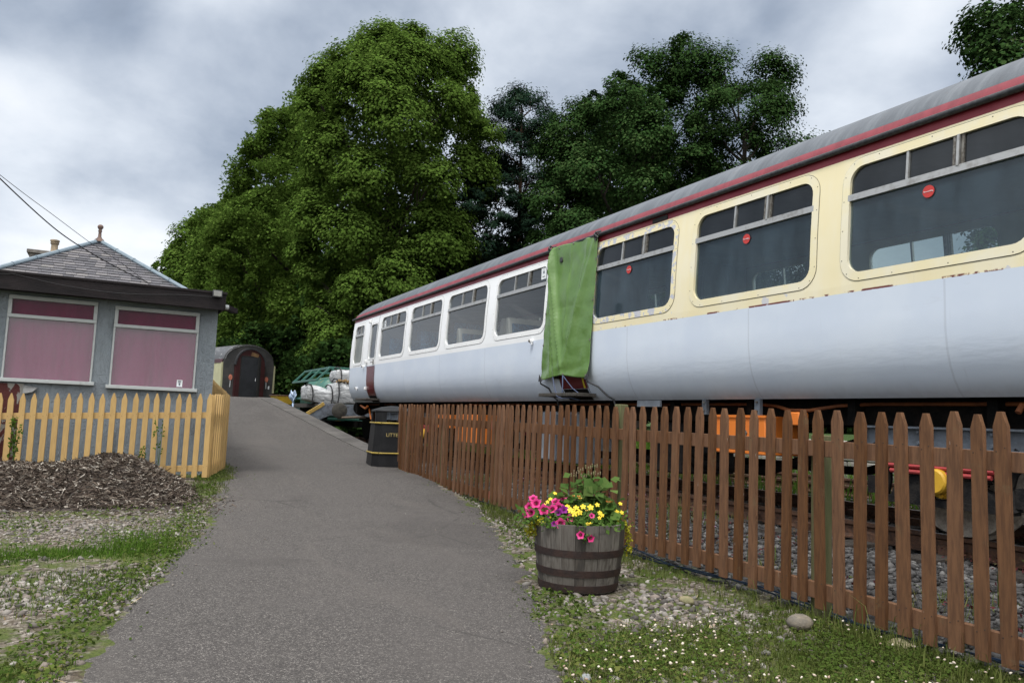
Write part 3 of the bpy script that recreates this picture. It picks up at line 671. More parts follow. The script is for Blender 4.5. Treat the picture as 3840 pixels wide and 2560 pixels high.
# drawgear at the far end
mb=MB(); mb.tube([(5.95,20.2,1.08),(5.95,22.9,1.02)],.035,8); mb.build('tow_bar',mat('tow_bar_rust',(.16,.12,.09),(.1,.07,.05),9,rough=.8),CAR)
mb=MB(); mb.tube([(5.8,20.1,1.38),(5.75,19.5,1.30),(5.75,19.3,1.36)],.025,8); mb.tube([(5.82,19.4,1.30),(5.82,19.2,1.05),(5.82,19.0,1.0),(5.85,18.9,.75)],.02,8); mb.build('brake_pipe',M_ORANGE,CAR)

# ------------------------------------------------------------------ tarpaulin over the centre door
t=newmat('tarpaulin_green'); p=t.pos()
c=t.mix(t.step(t.noise(p,3,4),.35,.7),(.100,.188,.048),(.118,.21,.057)); wv=t.noise(p,260,2)
t.out(c,.26,0,.5,t.noise(p,5,3,.5),.25,.05); M_TARP=t.m
def tarp(u,v):
    y=9.775+(8.565-9.775)*u; ztop=3.64-.035*u+.02*abs(sin(u*7)); zb=1.735-.012*sin(u*PI*3)+(.06*(1-abs(2*u-1))**.7 if False else 0)
    zb+= .03*sin(PI*u)*(1 if .15<u<.9 else .6)
    z=ztop+(zb-ztop)*v
    y+= -.045*v*(1-u)*0+.03*sin(v*3)*(1-2*u)*.4+.05*v*(1-u)
    # diagonal pulls from the upper left corner and a few loose vertical folds
    d=0.0; K=1.5
    for (s0,s1,amp,wd) in ((.02,.52,.050,.030),(.03,.36,.040,.035),(.06,.26,.03,.03),(.46,.50,.014,.012),(.95,.50,.028,.05),(.82,.62,.016,.035)):
        q=(u-(s0+(s1-s0)*v))/wd; d+=K*amp*(.5*math.exp(-q*q)+.5*math.exp(-1.6*abs(q)))*(.25+.75*sin(PI*min(1,v*1.05))**.6)
    d+=.010*sin(18*v+3*u)*math.exp(-((u-.33)/.2)**2)*(1 if v<.5 else .3)+.012*sin(v*25+u*9)*math.exp(-((v-.95)/.05)**2)
    d+=.035*sin(PI*u)*v+.012*float(vnoise(u*9,v*14,4))
    x=5.555-.10*v-.012-d
    return (x,y,z)
mb=MB(); mb.grid(tarp,70,110)
TP=mb.build('tarpaulin',M_TARP,None,ang=60,fix=False); tag(TP,'green tarpaulin sheet hung over the carriage centre doorway','tarpaulin')
at_origin(TP,(5.5,9.17,1.75)); so_=TP.modifiers.new('thick','SOLIDIFY'); so_.thickness=.003
mb=MB()
for u,v in ((.0,.28),(.0,.50),(.0,.74),(1,.17),(1,.46),(1,.74),(.5,.0),(.55,1),(.05,.995),(.97,.985),(.18,.02)):
    q=tarp(min(max(u,.012),.988),min(max(v,.008),.992)); mb.lathe([(.006,-.006),(.014,-.006),(.014,.004),(.006,.004)],(q[0]-.004,q[1],q[2]),12,axis='X')
mb.build('eyelet',M_ALUD,TP,ang=30)
mb=MB()
for u in (.015,.985):
    q=tarp(u,0); 
    mb.tube([(q[0]-.02,q[1],q[2]-.07),(q[0]-.04,q[1]+.02,q[2]-.02),(q[0]-.03,q[1]-.02,q[2]+.03),(5.53,q[1],3.66),(5.60,q[1],3.68)],.014,8)
    mb.tube([(q[0]-.01,q[1]-.03,q[2]-.04),(q[0]-.045,q[1],q[2]),(q[0]-.02,q[1]+.03,q[2]+.02)],.016,8)
mb.build('hook',M_BLACK,TP)
mb=MB()
for u,ys in ((.01,-.02),(.99,-.03)):
    q=tarp(u,1); P_=[(q[0]-.005,q[1],q[2]+.01),(q[0],q[1],q[2]-.05)]
    for k,z_ in enumerate((1.62,1.56,1.5,1.46)): P_.append((sx(z_,-1,.014),q[1]+ys*(k+1)*(2 if u>.5 else .7),z_))
    P_.append((5.72,P_[-1][1]+ys*2,1.30)); mb.tube(P_,.012,8)
    mb.prism([(-.06,0),(.05,0),(.03,.10),(-.01,.05)] if u>.5 else [(-.05,0),(.06,0),(.01,.05),(-.03,.10)],(q[0]-.012,q[1],q[2]-.02),(0,-1,0),(0,0,1),(.006,0,0))
mb.build('bungee_cord',M_BLACK,TP)
q=tarp(.33,1); q2=tarp(.55,1)
mb=MB(); mb.tube([q,(5.34,9.25,1.62),(5.30,9.1,1.49),(5.31,8.98,1.46),(5.36,8.85,1.47),(5.45,8.75,1.44)],.007,6); mb.tube([q2,(5.34,9.03,1.62),(5.33,9.02,1.50)],.008,6); mb.tube([q2,(5.40,8.88,1.60),(5.42,8.72,1.52)],.006,6)
mb.build('rope',mat('rope_blue',(.07,.09,.16),rough=.8),TP)

# ================================================================== FENCES
t=newmat('fence_wood_brown'); p=t.pos((1,1,.12)); P0=t.pos()
g1=t.noise(p,55,5,.6); c=t.mix(t.step(g1,.35,.68),(.136,.062,.026),(.086,.039,.018))
r=t.n('ShaderNodeObjectInfo').outputs['Random']; hv=t.n('ShaderNodeHueSaturation'); t.l(c,hv.inputs['Color']); t.l(t.math('MULTIPLY_ADD',r,.55,.72),hv.inputs['Value']); t.l(t.math('MULTIPLY_ADD',r,-.18,1.06),hv.inputs['Saturation'])
c=t.mix(t.math('MULTIPLY',t.step(t.noise(P0,7,5,.7),.58,.72),.45),hv.outputs[0],(.13,.10,.055))
c=t.mix(t.math('MULTIPLY',t.step(t.noise(t.pos((1,1,.3)),26,3,.6),.72,.76),.5),c,(.34,.29,.25))
kn=t.step(t.vor(t.pos((1,1,.45)),9),.085,.05); c=t.mix(t.math('MULTIPLY',kn,.6),c,(.05,.02,.012))
t.out(c,.8,0,.25,g1,.35,.01); M_BROWN=t.m
M_POST=mat('fence_post_green_wood',(.10,.105,.045),(.13,.12,.06),20,(1,1,.15),.9,bump=.4)
M_NAIL=mat('nail_dark',(.02,.016,.014),rough=.6)
M_WIREBLUE=mat('blue_cable_sheath',(.010,.028,.065),(.014,.03,.06),10,rough=.5)
BF=thing('picket_fence',(4.1,7.5,.05),'brown stained wooden picket fence between the path and the carriage','fence')
def picket_mesh(name,w_,th,L,taper,flat,m,parent):
    mb=MB(); h=w_/2
    mb.prism([(-h,0),(h,0),(h,L-taper),(flat/2,L),(-flat/2,L),(-h,L-taper)],(0,0,0),(1,0,0),(0,0,1),(0,-th,0))
    for z_ in (.14,1.00 if L>1.1 else .82):
        for e in (-.3,.3): mb.lathe([(.0035,-.0005),(.0035,.0015)],(e*w_,-th-.001,z_+e*.03),6,axis='Y',mi=1)
    return mb.build(name,[m,M_NAIL],parent,bevel=.0022,local=True)
first=None; ang_f=math.atan2(.0566,1); rngp=random.Random(5)
PKY=[12.983,12.841,12.702,12.613,12.479,12.314,12.14,11.983,11.829,11.643,11.479,11.297,11.131,10.947,10.779,10.61,10.461,10.262,10.079,9.911,9.751,9.579,9.411,9.229,9.064,8.885,8.723,8.594,8.454,8.311,8.179,8.024,7.875,7.729,7.583,7.435,7.28,7.116,6.962,6.803,6.655,6.48,6.336,6.176,6.024,5.879,5.718,5.575,5.423,5.277,5.131,4.988,4.828,4.682,4.529,4.375,4.223,4.072,3.914,3.763,3.619,3.471,3.325,3.178,3.03,2.88,2.729,2.583,2.441,2.308,2.16,2.01,1.86,1.71]+[1.56-.151*k for k in range(24)]
for y in PKY:
    far=y>8.76
    if first is None: first=picket_mesh('picket',.074,.024,1.18,.070,.027,M_BROWN,BF); o=first
    else: o=first.copy(); COL.objects.link(o); o.parent=BF
    x=float(fx(y)); zt=np.interp(y,[1,2.3,3.4,6,10,13],[1.272,1.273,1.282,1.313,1.338,1.348])+rngp.uniform(-.008,.008)
    zb=zt-1.18-rngp.uniform(0,.02)
    o.location=(x-4.1,y-7.5,zb-.05); o.rotation_euler=(rngp.uniform(-.010,.010),rngp.uniform(-.014,.014),-PI/2-ang_f+rngp.uniform(-.03,.03)); o.scale=(rngp.uniform(.90,1.06),1,(zt-zb)/1.18)
def fence_rail(y0,y1,z0,z1,z0b,z1b,name='rail'):
    mb=MB(); x0,x1=float(fx(y0)),float(fx(y1)); a,b=.003,.043
    mb.hexa([(x0+a,y0,z0),(x0+b,y0,z0),(x1+b,y1,z1),(x1+a,y1,z1),(x0+a,y0,z0b),(x0+b,y0,z0b),(x1+b,y1,z1b),(x1+a,y1,z1b)])
    return mb.build(name,M_BROWN,BF,bevel=.003)
for y0,y1 in ((-2.05,1.55),(1.56,5.02),(5.03,8.80),(8.84,12.99)):
    fence_rail(y0,y1,*[np.interp(q,[-3,1,13],[.98,.985,1.05]) for q in (y0,y1)],*[np.interp(q,[1,13],[1.083,1.15]) for q in (y0,y1)])
    fence_rail(y0,y1,*[np.interp(q,[1,13],[.125,.19]) for q in (y0,y1)],*[np.interp(q,[1,13],[.222,.29]) for q in (y0,y1)])
for y in (-1.7,1.56,3.56,5.95,8.82,10.9,12.9):
    mb=MB(); x=float(fx(y)); mb.b2((x+.046,y-.045,-.1),(x+.135,y+.045,1.13 if y not in(5.95,)else 1.33)); mb.build('post',M_POST,BF,bevel=.006)
mb=MB(); M_PRIM=mat('primer_pink',(.42,.13,.10),rough=.7)
for y,z_ in ((12.99,1.05),(12.99,.25),(8.81,1.08),(8.81,.22)):
    x=float(fx(y)); mb.box((x+.02,y+.001,z_),(.05,.012,.11))
mb.build('rail_end',M_PRIM,BF,ang=0)
# yellow fence
t=newmat('fence_paint_yellow'); p=t.pos((1,1,.2)); r=t.n('ShaderNodeObjectInfo').outputs['Random']
c=t.mix(t.step(t.noise(p,40,5),.3,.7),(.46,.30,.118),(.40,.258,.102)); hv=t.n('ShaderNodeHueSaturation'); t.l(c,hv.inputs['Color']); t.l(t.math('MULTIPLY_ADD',r,.16,.92),hv.inputs['Value'])
c=t.mix(t.math('MULTIPLY',t.step(t.noise(t.pos(),9,5,.7),.62,.75),.35),hv.outputs[0],(.25,.17,.07)); t.out(c,.62,0,.3,t.noise(p,60,4),.15,.01); M_YF=t.m
YF=thing('picket_fence',(.9,11.3,.25),'yellow painted picket fence round the grey hut, behind the bark heap','fence')
firsty=None
def ypick(x,y,zt,rot):
    global firsty
    if firsty is None: firsty=picket_mesh('picket',.066,.018,1.10,.085,.012,M_YF,YF); o=firsty
    else: o=firsty.copy(); COL.objects.link(o); o.parent=YF
    o.location=(x-.9,y-11.3,zt-1.10-.25); o.rotation_euler=(0,rngp.uniform(-.006,.006),rot)
def run(P,Q,n,zp,zq,i0=0,flip=False):
    a=math.atan2(Q[1]-P[1],Q[0]-P[0])
    for k in range(i0,n):
        s_=k/(n-1); ypick(P[0]+(Q[0]-P[0])*s_,P[1]+(Q[1]-P[1])*s_,zp+(zq-zp)*s_+rngp.uniform(-.006,.006),a+(PI if flip else 0))
    d=V((Q[0]-P[0],Q[1]-P[1],0)).normalized(); nrm=V((-d.y,d.x,0))*(-1 if flip else 1)
    for h0,h1 in ((-.325,-.245),(-1.02,-.94)):
        mb=MB(); p0,q0=V((P[0],P[1],0))-d*.03,V((Q[0],Q[1],0))+d*.03
        A=[p0+nrm*.003,p0+nrm*.035,q0+nrm*.035,q0+nrm*.003]; zs=[zp,zp,zq,zq]
        mb.hexa([(v.x,v.y,zs[i]+h0) for i,v in enumerate(A)]+[(v.x,v.y,zs[i]+h1) for i,v in enumerate(A)]); mb.build('rail',M_YF,YF,bevel=.003)
run((-1.62,11.70),(1.165,11.13),23,1.222,1.348)
run((1.20,11.17),(1.575,12.56),9,1.348,1.358,1)
run((1.575,12.72),(1.575,16.0),22,1.385,1.80,0)
for x,y,zt in ((1.20,11.20,1.33),(1.52,12.60,1.33),(1.50,14.4,1.5)):
    mb=MB(); mb.b2((x-.03,y-.005,.1),(x+.03,y+.06,zt)); mb.build('post',M_YF,YF,bevel=.004)

# ================================================================== HUT
t=newmat('roughcast_grey'); p=t.pos()
c=t.mix(t.step(t.noise(p,2.2,6,.65),.35,.7),(.225,.255,.28),(.185,.21,.235))
bl=t.step(t.noise(p,26,4,.6,1.2),.52,.60); c=t.mix(t.math('MULTIPLY',bl,.22),c,(.27,.30,.325))
c=t.mix(t.math('MULTIPLY',t.step(t.noise(t.pos((1,1,.16)),6,5,.7),.55,.70),.6),c,(.085,.095,.10))
t.out(c,.75,0,.35,t.math('ADD',t.math('MULTIPLY',bl,.8),t.noise(p,110,3)),.65,.02); M_HUT=t.m
M_FASC=mat('fascia_dark_brown',(.014,.010,.011),(.008,.006,.007),10,(.3,1,1),.6,bump=.2,spec=.2)
M_FELT=mat('roof_felt',(.04,.038,.04),(.06,.055,.055),6,rough=.9,bump=.4)
M_WF=mat('window_paint_grey_white',(.40,.42,.42),(.27,.28,.28),16,rough=.5,lo=.5,hi=.8)
HUT=thing('hut',(-.6,13.8,.2),'low grey roughcast hut with two magenta curtained windows and flat dark roof','hut')
HX0,HX1,HY0,HY1,HZ=-5.2,1.262,11.9,15.0,2.66
HW=[(-1.285,-.262,1.425,2.515),(-.055,1.022,1.40,2.49)]
mb=MB()
xsn=[HX0,HW[0][0],HW[0][1],HW[1][0],HW[1][1],HX1]; zsn=[0,1.40,2.515,HZ]
for i in range(5):   # front wall in piers, sills and lintels with real openings
    x0,x1=xsn[i],xsn[i+1]
    if i in (1,3):
        w_=HW[0] if i==1 else HW[1]
        for a_,b_ in ((0,w_[2]),(w_[3],HZ)): mb.b2((x0,HY0,a_),(x1,HY0+.16,b_))
    else: mb.b2((x0,HY0,0),(x1,HY0+.16,HZ))
mb.b2((HX1-.16,HY0+.161,0),(HX1,HY1,HZ)); mb.b2((HX0,HY0+.161,0),(HX0+.16,HY1,HZ)); mb.b2((HX0+.161,HY1-.16,0),(HX1-.161,HY1,HZ))
mb.build('wall',M_HUT,HUT,ang=0)
mb=MB(); mb.b2((HX0-.15,HY0-.26,2.66),(HX1+.06,HY1+.2,2.72)); mb.build('roof',M_FELT,HUT,ang=0)
mb=MB()   # fascia boards and soffit
mb.hexa([(HX0-.15,HY0-.285,2.57),(HX1+.04,HY0-.285,2.53),(HX1+.04,HY0-.262,2.53),(HX0-.15,HY0-.262,2.57),(HX0-.15,HY0-.285,2.765),(HX1+.04,HY0-.285,2.765),(HX1+.04,HY0-.262,2.765),(HX0-.15,HY0-.262,2.765)])
mb.b2((HX1+.04,HY0-.285,2.55),(HX1+.063,HY1+.2,2.765)); mb.b2((HX0-.15,HY0-.30,2.75),(HX1+.075,HY0-.23,2.785))
mb.b2((HX0-.1,HY0-.26,2.56),(HX1+.04,HY0-.002,2.60)); mb.build('fascia',M_FASC,HUT,ang=0,bevel=.004)
mb=MB(); mb.lathe([(.035,-.02),(.035,.03)],(HX1+.085,HY0-.2,2.585),14,axis='X'); mb.bar((HX1+.06,HY0+.1,2.64),(HX1+.27,HY0+.3,2.60),.09,.07,mi=1); mb.build('gutter_end',[M_WF,M_FASC],HUT,ang=30)
t=newmat('curtain_magenta'); p=t.pos(); X=t.xyz(p)
c=t.mix(t.step(t.noise(t.pos((1,1,.15)),6,4),.35,.7),(.25,.022,.10),(.18,.014,.068))
pb=t.n('ShaderNodeBsdfPrincipled'); t.out(c,.9,0,.1,t.noise(t.pos((1,1,.12)),9,3),.25,.03); M_CURT=t.m
G_HUT=glass('hut_glass',(.92,.90,.92),0.07,(.50,.33,.42),1.44,.02)  # pinkish diffuse film imitates sky reflected in the lower panes
G_HUT2=glass('hut_top_glass',(.80,.62,.70),.045,(.45,.16,.30),1.2,.02)  # top panes tinted darker, eave shade put into the glass colour
for k,(x0,x1,z0,z1) in enumerate(HW):
    zb=2.225 if k==0 else 2.20
    mb=MB(); y0,y1=HY0-.018,HY0+.06; fw=.035
    mb.b2((x0,y0,z0),(x0+fw*.7,y1,zb)); mb.b2((x1-fw*.7,y0,z0),(x1,y1,zb)); mb.b2((x0-.035,y0-.045,z0-.03),(x1+.035,y1,z0+.016))
    W_=mb.build('window',M_WF,HUT,bevel=.004)
    mb=MB(); mb.b2((x0,y0-.008,zb),(x1,y1,zb+.045)); mb.b2((x0+.001,y0-.008,z1-.05),(x1-.001,y1,z1)); mb.b2((x0,y0-.007,zb+.046),(x0+.045,y1,z1-.051)); mb.b2((x1-.045,y0-.007,zb+.046),(x1,y1,z1-.051)); mb.build('frame',M_WF,W_,bevel=.004)
    mb=MB(); mb.b2((x0+.02,HY0+.020,z0+.01),(x1-.02,HY0+.024,zb)); mb.build('pane',G_HUT,W_,ang=0)
    mb=MB(); mb.b2((x0+.04,HY0+.014,zb+.04),(x1-.04,HY0+.018,z1-.045)); mb.build('pane',G_HUT2,W_,ang=0)
    def cur(u,v,x0=x0,x1=x1,z0=z0,z1=z1,k=k):
        fold=.016*sin(u*19+2*sin(v*2))*(.4+.6*v)
        cx_=.46+.06*(v-.5) if k else .62
        q=(u-(cx_+(.10 if k else .04)*(v-.5)*-1))/.05; fold-=.045*math.exp(-q*q)*(.5+.5*v); q=(u-cx_-.10+.02*v)/.03; fold-=.022*math.exp(-q*q)
        q=(u-.97)/.03; fold-=.03*math.exp(-q*q); sag=.05*sin(PI*u)*0
        return (x0-.03+(x1-x0+.06)*u,HY0+.095+fold-.0*v,z1+.02-(z1-z0+.03)*v)
    mb=MB(); mb.grid(cur,60,16); mb.build('curtain',M_CURT,W_,fix=False,ang=70)
    if k:
        mb=MB(); mb.b2((.79,HY0+.008,1.435),(.862,HY0+.012,1.53)); nt=mb.build('notice',M_PAPER,W_,ang=0)
        mb=MB()
        for z_,w2 in ((1.515,.05),(1.502,.04),(1.49,.045),(1.455,.02)): mb.b2((.826-w2/2,HY0+.0055,z_),(.826+w2/2,HY0+.0075,z_+.006))
        mb.lathe([(.012,-.001),(.012,.001)],(.826,HY0+.0065,1.472),12,axis='Y'); mb.build('print',M_INK,W_,ang=0)
t=newmat('peeling_board'); p=t.pos(); c=t.mix(t.step(t.noise(t.pos((1,1,.35)),9,4,.6,1),.50,.53),(.07,.018,.016),(.22,.21,.19)); t.out(c,.8,0,.3,t.noise(p,30,3),.4); 
mb=MB(); mb.b2((-1.62,HY0-.026,.25),(-1.02,HY0-.003,1.375)); pb_=mb.build('peeling_board',t.m,HUT,ang=0)
mb=MB(); mb.grid(lambda u,v:(-1.03+.17*u-.06*v*u,HY0-.03-.04*u*v-.03*v*v,1.36-.03*u-.12*v*(1-u*.5)),8,6); pf=mb.build('paint_flap',mat('paint_flap_grey',(.19,.195,.19),(.14,.14,.14),8,rough=.7),pb_,fix=False); sm_=pf.modifiers.new('s','SOLIDIFY'); sm_.thickness=.004
# floodlight + cables
FL=thing('floodlight',(1.2,11.6,2.74),'small black floodlight on the right end of the dark hut fascia','floodlight')
mb=MB(); mb.b2((1.135,11.535,2.695),(1.265,11.585,2.795)); mb.b2((1.18,11.585,2.72),(1.22,11.612,2.76)); mb.build('housing',M_BLACK,FL,bevel=.006)
mb=MB(); mb.b2((1.148,11.528,2.708),(1.252,11.536,2.782)); mb.build('lens',mat('lamp_lens',(.24,.24,.22),(.20,.20,.19),8,rough=.25),FL,bevel=.004)
M_CABLE=mat('cable_black',(.018,.018,.02),rough=.6)
def cable(name,pts,r_,label):
    # smooth Catmull-Rom through points
    P_=[V(p_) for p_ in pts]; out=[]
    for i in range(len(P_)-1):
        p0,p1,p2,p3=P_[max(i-1,0)],P_[i],P_[i+1],P_[min(i+2,len(P_)-1)]
        for k in range(6):
            s_=k/6; out.append(.5*((2*p1)+(p2-p0)*s_+(2*p0-5*p1+4*p2-p3)*s_*s_+(3*p1-p0-3*p2+p3)*s_**3))
    out.append(P_[-1]); mb=MB(); mb.tube(out,r_,6); o=mb.build(name,M_CABLE); tag(o,label,'cable'); return at_origin(o,out[-1])
cable('overhead_cable',[(-4.6,.4,6.2),(-2.6,4.95,4.25),(-1.9,6.54,3.74),(-1.42,7.63,3.40),(-1.074,8.414,3.172),(-.761,9.122,2.992),(-.543,9.615,2.905),(-.253,10.27,2.847),(.034,10.92,2.815),(.335,11.60,2.80)],.006,'thicker black overhead cable sagging down to the middle of the hut roof')
cable('overhead_cable',[(-4.6,1.7,5.1),(-2.6,5.75,3.95),(-1.85,7.29,3.60),(-1.42,8.17,3.415),(-1.124,8.783,3.295),(-.936,9.169,3.223),(-.726,9.599,3.152),(-.403,10.26,3.037),(-.269,10.535,3.002),(.029,11.145,2.923),(.34,11.75,2.80)],.003,'thinner upper overhead wire running above the thicker sagging cable')
cable('fascia_cable',[(-2.4,11.60,2.70),(-1.376,11.6,2.732),(-1.261,11.6,2.746),(-1.07,11.6,2.718),(-.654,11.6,2.659),(-.148,11.6,2.628),(.269,11.6,2.643),(.755,11.6,2.690),(1.15,11.6,2.70)],.0035,'slack thin cable along the dark fascia leading to the floodlight')

# ================================================================== STATION BUILDING (slate hipped roof)
SB=thing('station_building',(-.445,20,.5),'stone building with a hipped grey slate roof behind the flat hut','building')
xr,xl,yf,ez,az,ayp=1.045,-1.935,15.0,3.195,4.17,16.49; yb=29.0; xm=(xr+xl)/2
mb=MB(); mb.b2((xl+.15,yf+.15,0),(xr-.15,yb-.15,3.2)); mb.build('wall',mat('station_stone',(.24,.21,.18),(.15,.13,.115),4,rough=.9,bump=.5,bscale=14),SB,ang=0)
M_SLATE_C=[(.085,.083,.092),(.12,.115,.125),(.16,.15,.16)]
t=newmat('roof_slate'); isl=t.n('ShaderNodeNewGeometry').outputs['Random Per Island']; p=t.pos()
c=t.ramp(isl,[(0,(.055,.054,.062)),(.4,(.085,.082,.092)),(.75,(.118,.112,.122)),(1,(.16,.15,.148))]); c=t.mix(t.math('MULTIPLY',t.step(t.noise(p,3.5,5,.7),.52,.70),.45),c,(.07,.07,.06))
c=t.mix(t.math('MULTIPLY',t.step(t.noise(p,8,5,.7),.66,.74),.5),c,(.20,.20,.15)); t.out(c,.62,0,.4,t.noise(p,30,4),.35,.01)
mb=MB(); nrow=17
def slates(A,B,Tl,Tr,up_off):
    # eave A->B, top Tl->Tr ; slates laid as separate thin tiles, each course lapping the one below
    A,B,Tl,Tr=map(V,(A,B,Tl,Tr)); nrm=(B-A).cross(Tl-A).normalized()
    if nrm.z<0: nrm=-nrm
    for k in range(nrow):
        s0,s1=k/nrow,min(1,(k+1.25)/nrow)
        l0,r0=A.lerp(Tl,s0),B.lerp(Tr,s0); l1,r1=A.lerp(Tl,s1),B.lerp(Tr,s1)
        if (r0-l0).length<.05: continue
        wd=.172; L=(r0-l0).length; d=(r0-l0).normalized(); x=-wd*(.5 if k%2 else 0)-rngp.uniform(0,.02)
        # position along eave direction measured from l0; clip by hips
        a1=(l1-l0).dot(d); b1=(r1-l0).dot(d); upv=(l1-l0)-d*a1
        while x<L:
            w2=wd*rngp.uniform(.86,1.1); xa,xb=max(x,0)+.002,min(x+w2,L)-.002
            if xb>xa+.01:
                ta,tb=min(max(xa,a1),b1),min(max(xb,a1),b1); j=rngp.uniform(0,.004)
                h0=nrm*(.016+j); h1=nrm*.002; dz=upv*rngp.uniform(-.02,.02)
                q=[l0+d*xa+dz+h0,l0+d*xb+dz+h0,l0+d*tb+upv+h1,l0+d*ta+upv+h1]
                lo_=[v-nrm*.008 for v in q]; mb.hexa(lo_+q)
            x+=w2
EA,EB,AP,AP2=(xl,yf,ez),(xr,yf,ez),(xm,ayp,az),(xm,yb-1.49,az)
slates(EA,EB,AP,AP,0)
nr_=nrow
slates(EB,(xr,yb,ez),AP,AP2,0); slates((xl,yb,ez),EA,AP2,AP,0)
mb.add([EA,EB,AP,(xr,yb,ez),AP2,(xl,yb,ez)],[(0,1,2),(1,3,4,2),(5,0,2,4),(3,5,4)])
mb.build('roof',t.m,SB,ang=0,fix=False)
M_LEAD=mat('lead_flashing',(.14,.185,.22),(.185,.23,.265),5,rough=.5,metal=.2)
mb=MB()
for a_,b_ in ((EA,AP),(EB,AP),(AP,AP2)):
    a_,b_=V(a_),V(b_); n_=5 if b_!=V(AP2) else 8
    for k in range(n_):
        p_=a_.lerp(b_,k/n_)+V((0,0,.03)); q_=a_.lerp(b_,(k+.995)/n_)+V((0,0,.03)); mb.tube([p_,q_],.04,8); mb.tube([q_-(q_-p_).normalized()*.02,q_],.047,8)
mb.build('hip_flashing',M_LEAD,SB)
M_TERRA=mat('terracotta_weathered',(.16,.105,.085),(.10,.07,.06),15,rough=.85,bump=.3)
mb=MB(); mb.lathe([(.095,-.04),(.08,0),(.045,.03),(.030,.06),(.026,.14),(.035,.17),(.036,.175),(.026,.185),(.03,.20),(.047,.225),(.052,.245),(.045,.272),(.025,.288),(.004,.293)],(xm,ayp,az+.05),18); mb.build('finial',M_TERRA,SB)
mb=MB(); mb.b2((-1.75,18.75,3.2),(-1.0,19.3,4.20)); mb.b2((-1.80,18.70,4.20),(-1.10,19.35,4.275)); ch=mb.build('chimney',mat('chimney_stone',(.20,.185,.165),(.12,.11,.10),7,rough=.9,bump=.5),SB,bevel=.01)
mb=MB(); mb.lathe([(.085,0),(.085,.03),(.068,.05),(.064,.19),(.08,.205),(.085,.225),(.07,.24),(.088,.255),(.09,.285),(.075,.295),(.06,.29),(.055,.2)],(-1.335,19,4.275),20,cap=False); mb.build('pot',mat('chimney_pot_buff',(.27,.21,.14),(.19,.15,.105),10,rough=.85),ch)

# ================================================================== LITTER BIN
M_BIN=mat('bin_plastic',(.009,.0095,.011),(.014,.0145,.016),6,rough=.5,bump=.12,bscale=220,spec=.25)
M_GOLD=mat('gold_band',(.42,.31,.07),(.34,.25,.06),12,rough=.45,metal=.25)
BIN=thing('litter_bin',(4.42,13.34,.24),'black plastic litter bin with gold bands and LITTER lettering by the fence end','litter bin')
def octa(hw,ch): return [(-hw+ch,-hw),(hw-ch,-hw),(hw,-hw+ch),(hw,hw-ch),(hw-ch,hw),(-hw+ch,hw),(-hw,hw-ch),(-hw,-hw+ch)]
bx_,by_,bz_=4.44,13.33,.215
def loft(mb,rows,mi=0,cap=True):
    b=len(mb.v); n=len(rows[0])
    for R_ in rows: mb.v+=[tuple(q) for q in R_]
    for j in range(len(rows)-1):
        for i in range(n): k=(i+1)%n; mb.f.append((b+j*n+i,b+j*n+k,b+(j+1)*n+k,b+(j+1)*n+i)); mb.m.append(mi)
    if cap: mb.f.append(tuple(b+i for i in range(n))[::-1]); mb.f.append(tuple(b+(len(rows)-1)*n+i for i in range(n))); mb.m+=[mi,mi]
ro=math.radians(-8)
def orow(hw,ch,z_): return [(bx_+a*cos(ro)-b*sin(ro),by_+a*sin(ro)+b*cos(ro),z_) for a,b in octa(hw,ch)]
mb=MB(); loft(mb,[orow(.375,.10,bz_),orow(.39,.11,bz_+.03),orow(.39,.11,bz_+.07),orow(.345,.10,bz_+.80)]); mb.build('body',M_BIN,BIN,bevel=.012)
mb=MB(); hw=.345
# upper section with real openings: four corner pillars and a rim
for sgx in (-1,1):
    for sgy in (-1,1):
        P4=[(sgx*.345,sgy*.245),(sgx*.245,sgy*.345),(sgx*.17,sgy*.345),(sgx*.17,sgy*.31),(sgx*.30,sgy*.20),(sgx*.31,sgy*.17),(sgx*.345,sgy*.17)]
        loft(mb,[[(bx_+a*cos(ro)-b*sin(ro),by_+a*sin(ro)+b*cos(ro),z_) for a,b in P4] for z_ in (bz_+.80,bz_+.985)])
loft(mb,[orow(.35,.10,bz_+.985),orow(.35,.10,bz_+1.02),orow(.20,.05,bz_+1.075),orow(.05,.015,bz_+1.10)]); mb.build('hood',M_BIN,BIN,bevel=.008)
for z_,hw in ((.29,.382),(.80,.352)):
    mb=MB(); R_=orow(hw+.004,.105,bz_+z_); mb.tube(R_+R_[:1],.014,8,cap=False); mb.build('band',M_GOLD,BIN)
fn=V((sin(ro),-cos(ro),0)); fpos=V((bx_,by_,0))+fn*(.374)+V((cos(ro),sin(ro),0))*(-.045)
Mx=Matrix.Translation((fpos.x,fpos.y,bz_+.60))@Matrix.Rotation(ro,4,'Z')@Matrix.Rotation(PI/2+.06,4,'X')
text_obj('lettering','LITTER',.085,mat('gold_lettering',(.50,.40,.16),rough=.5),Mx,BIN,.003)

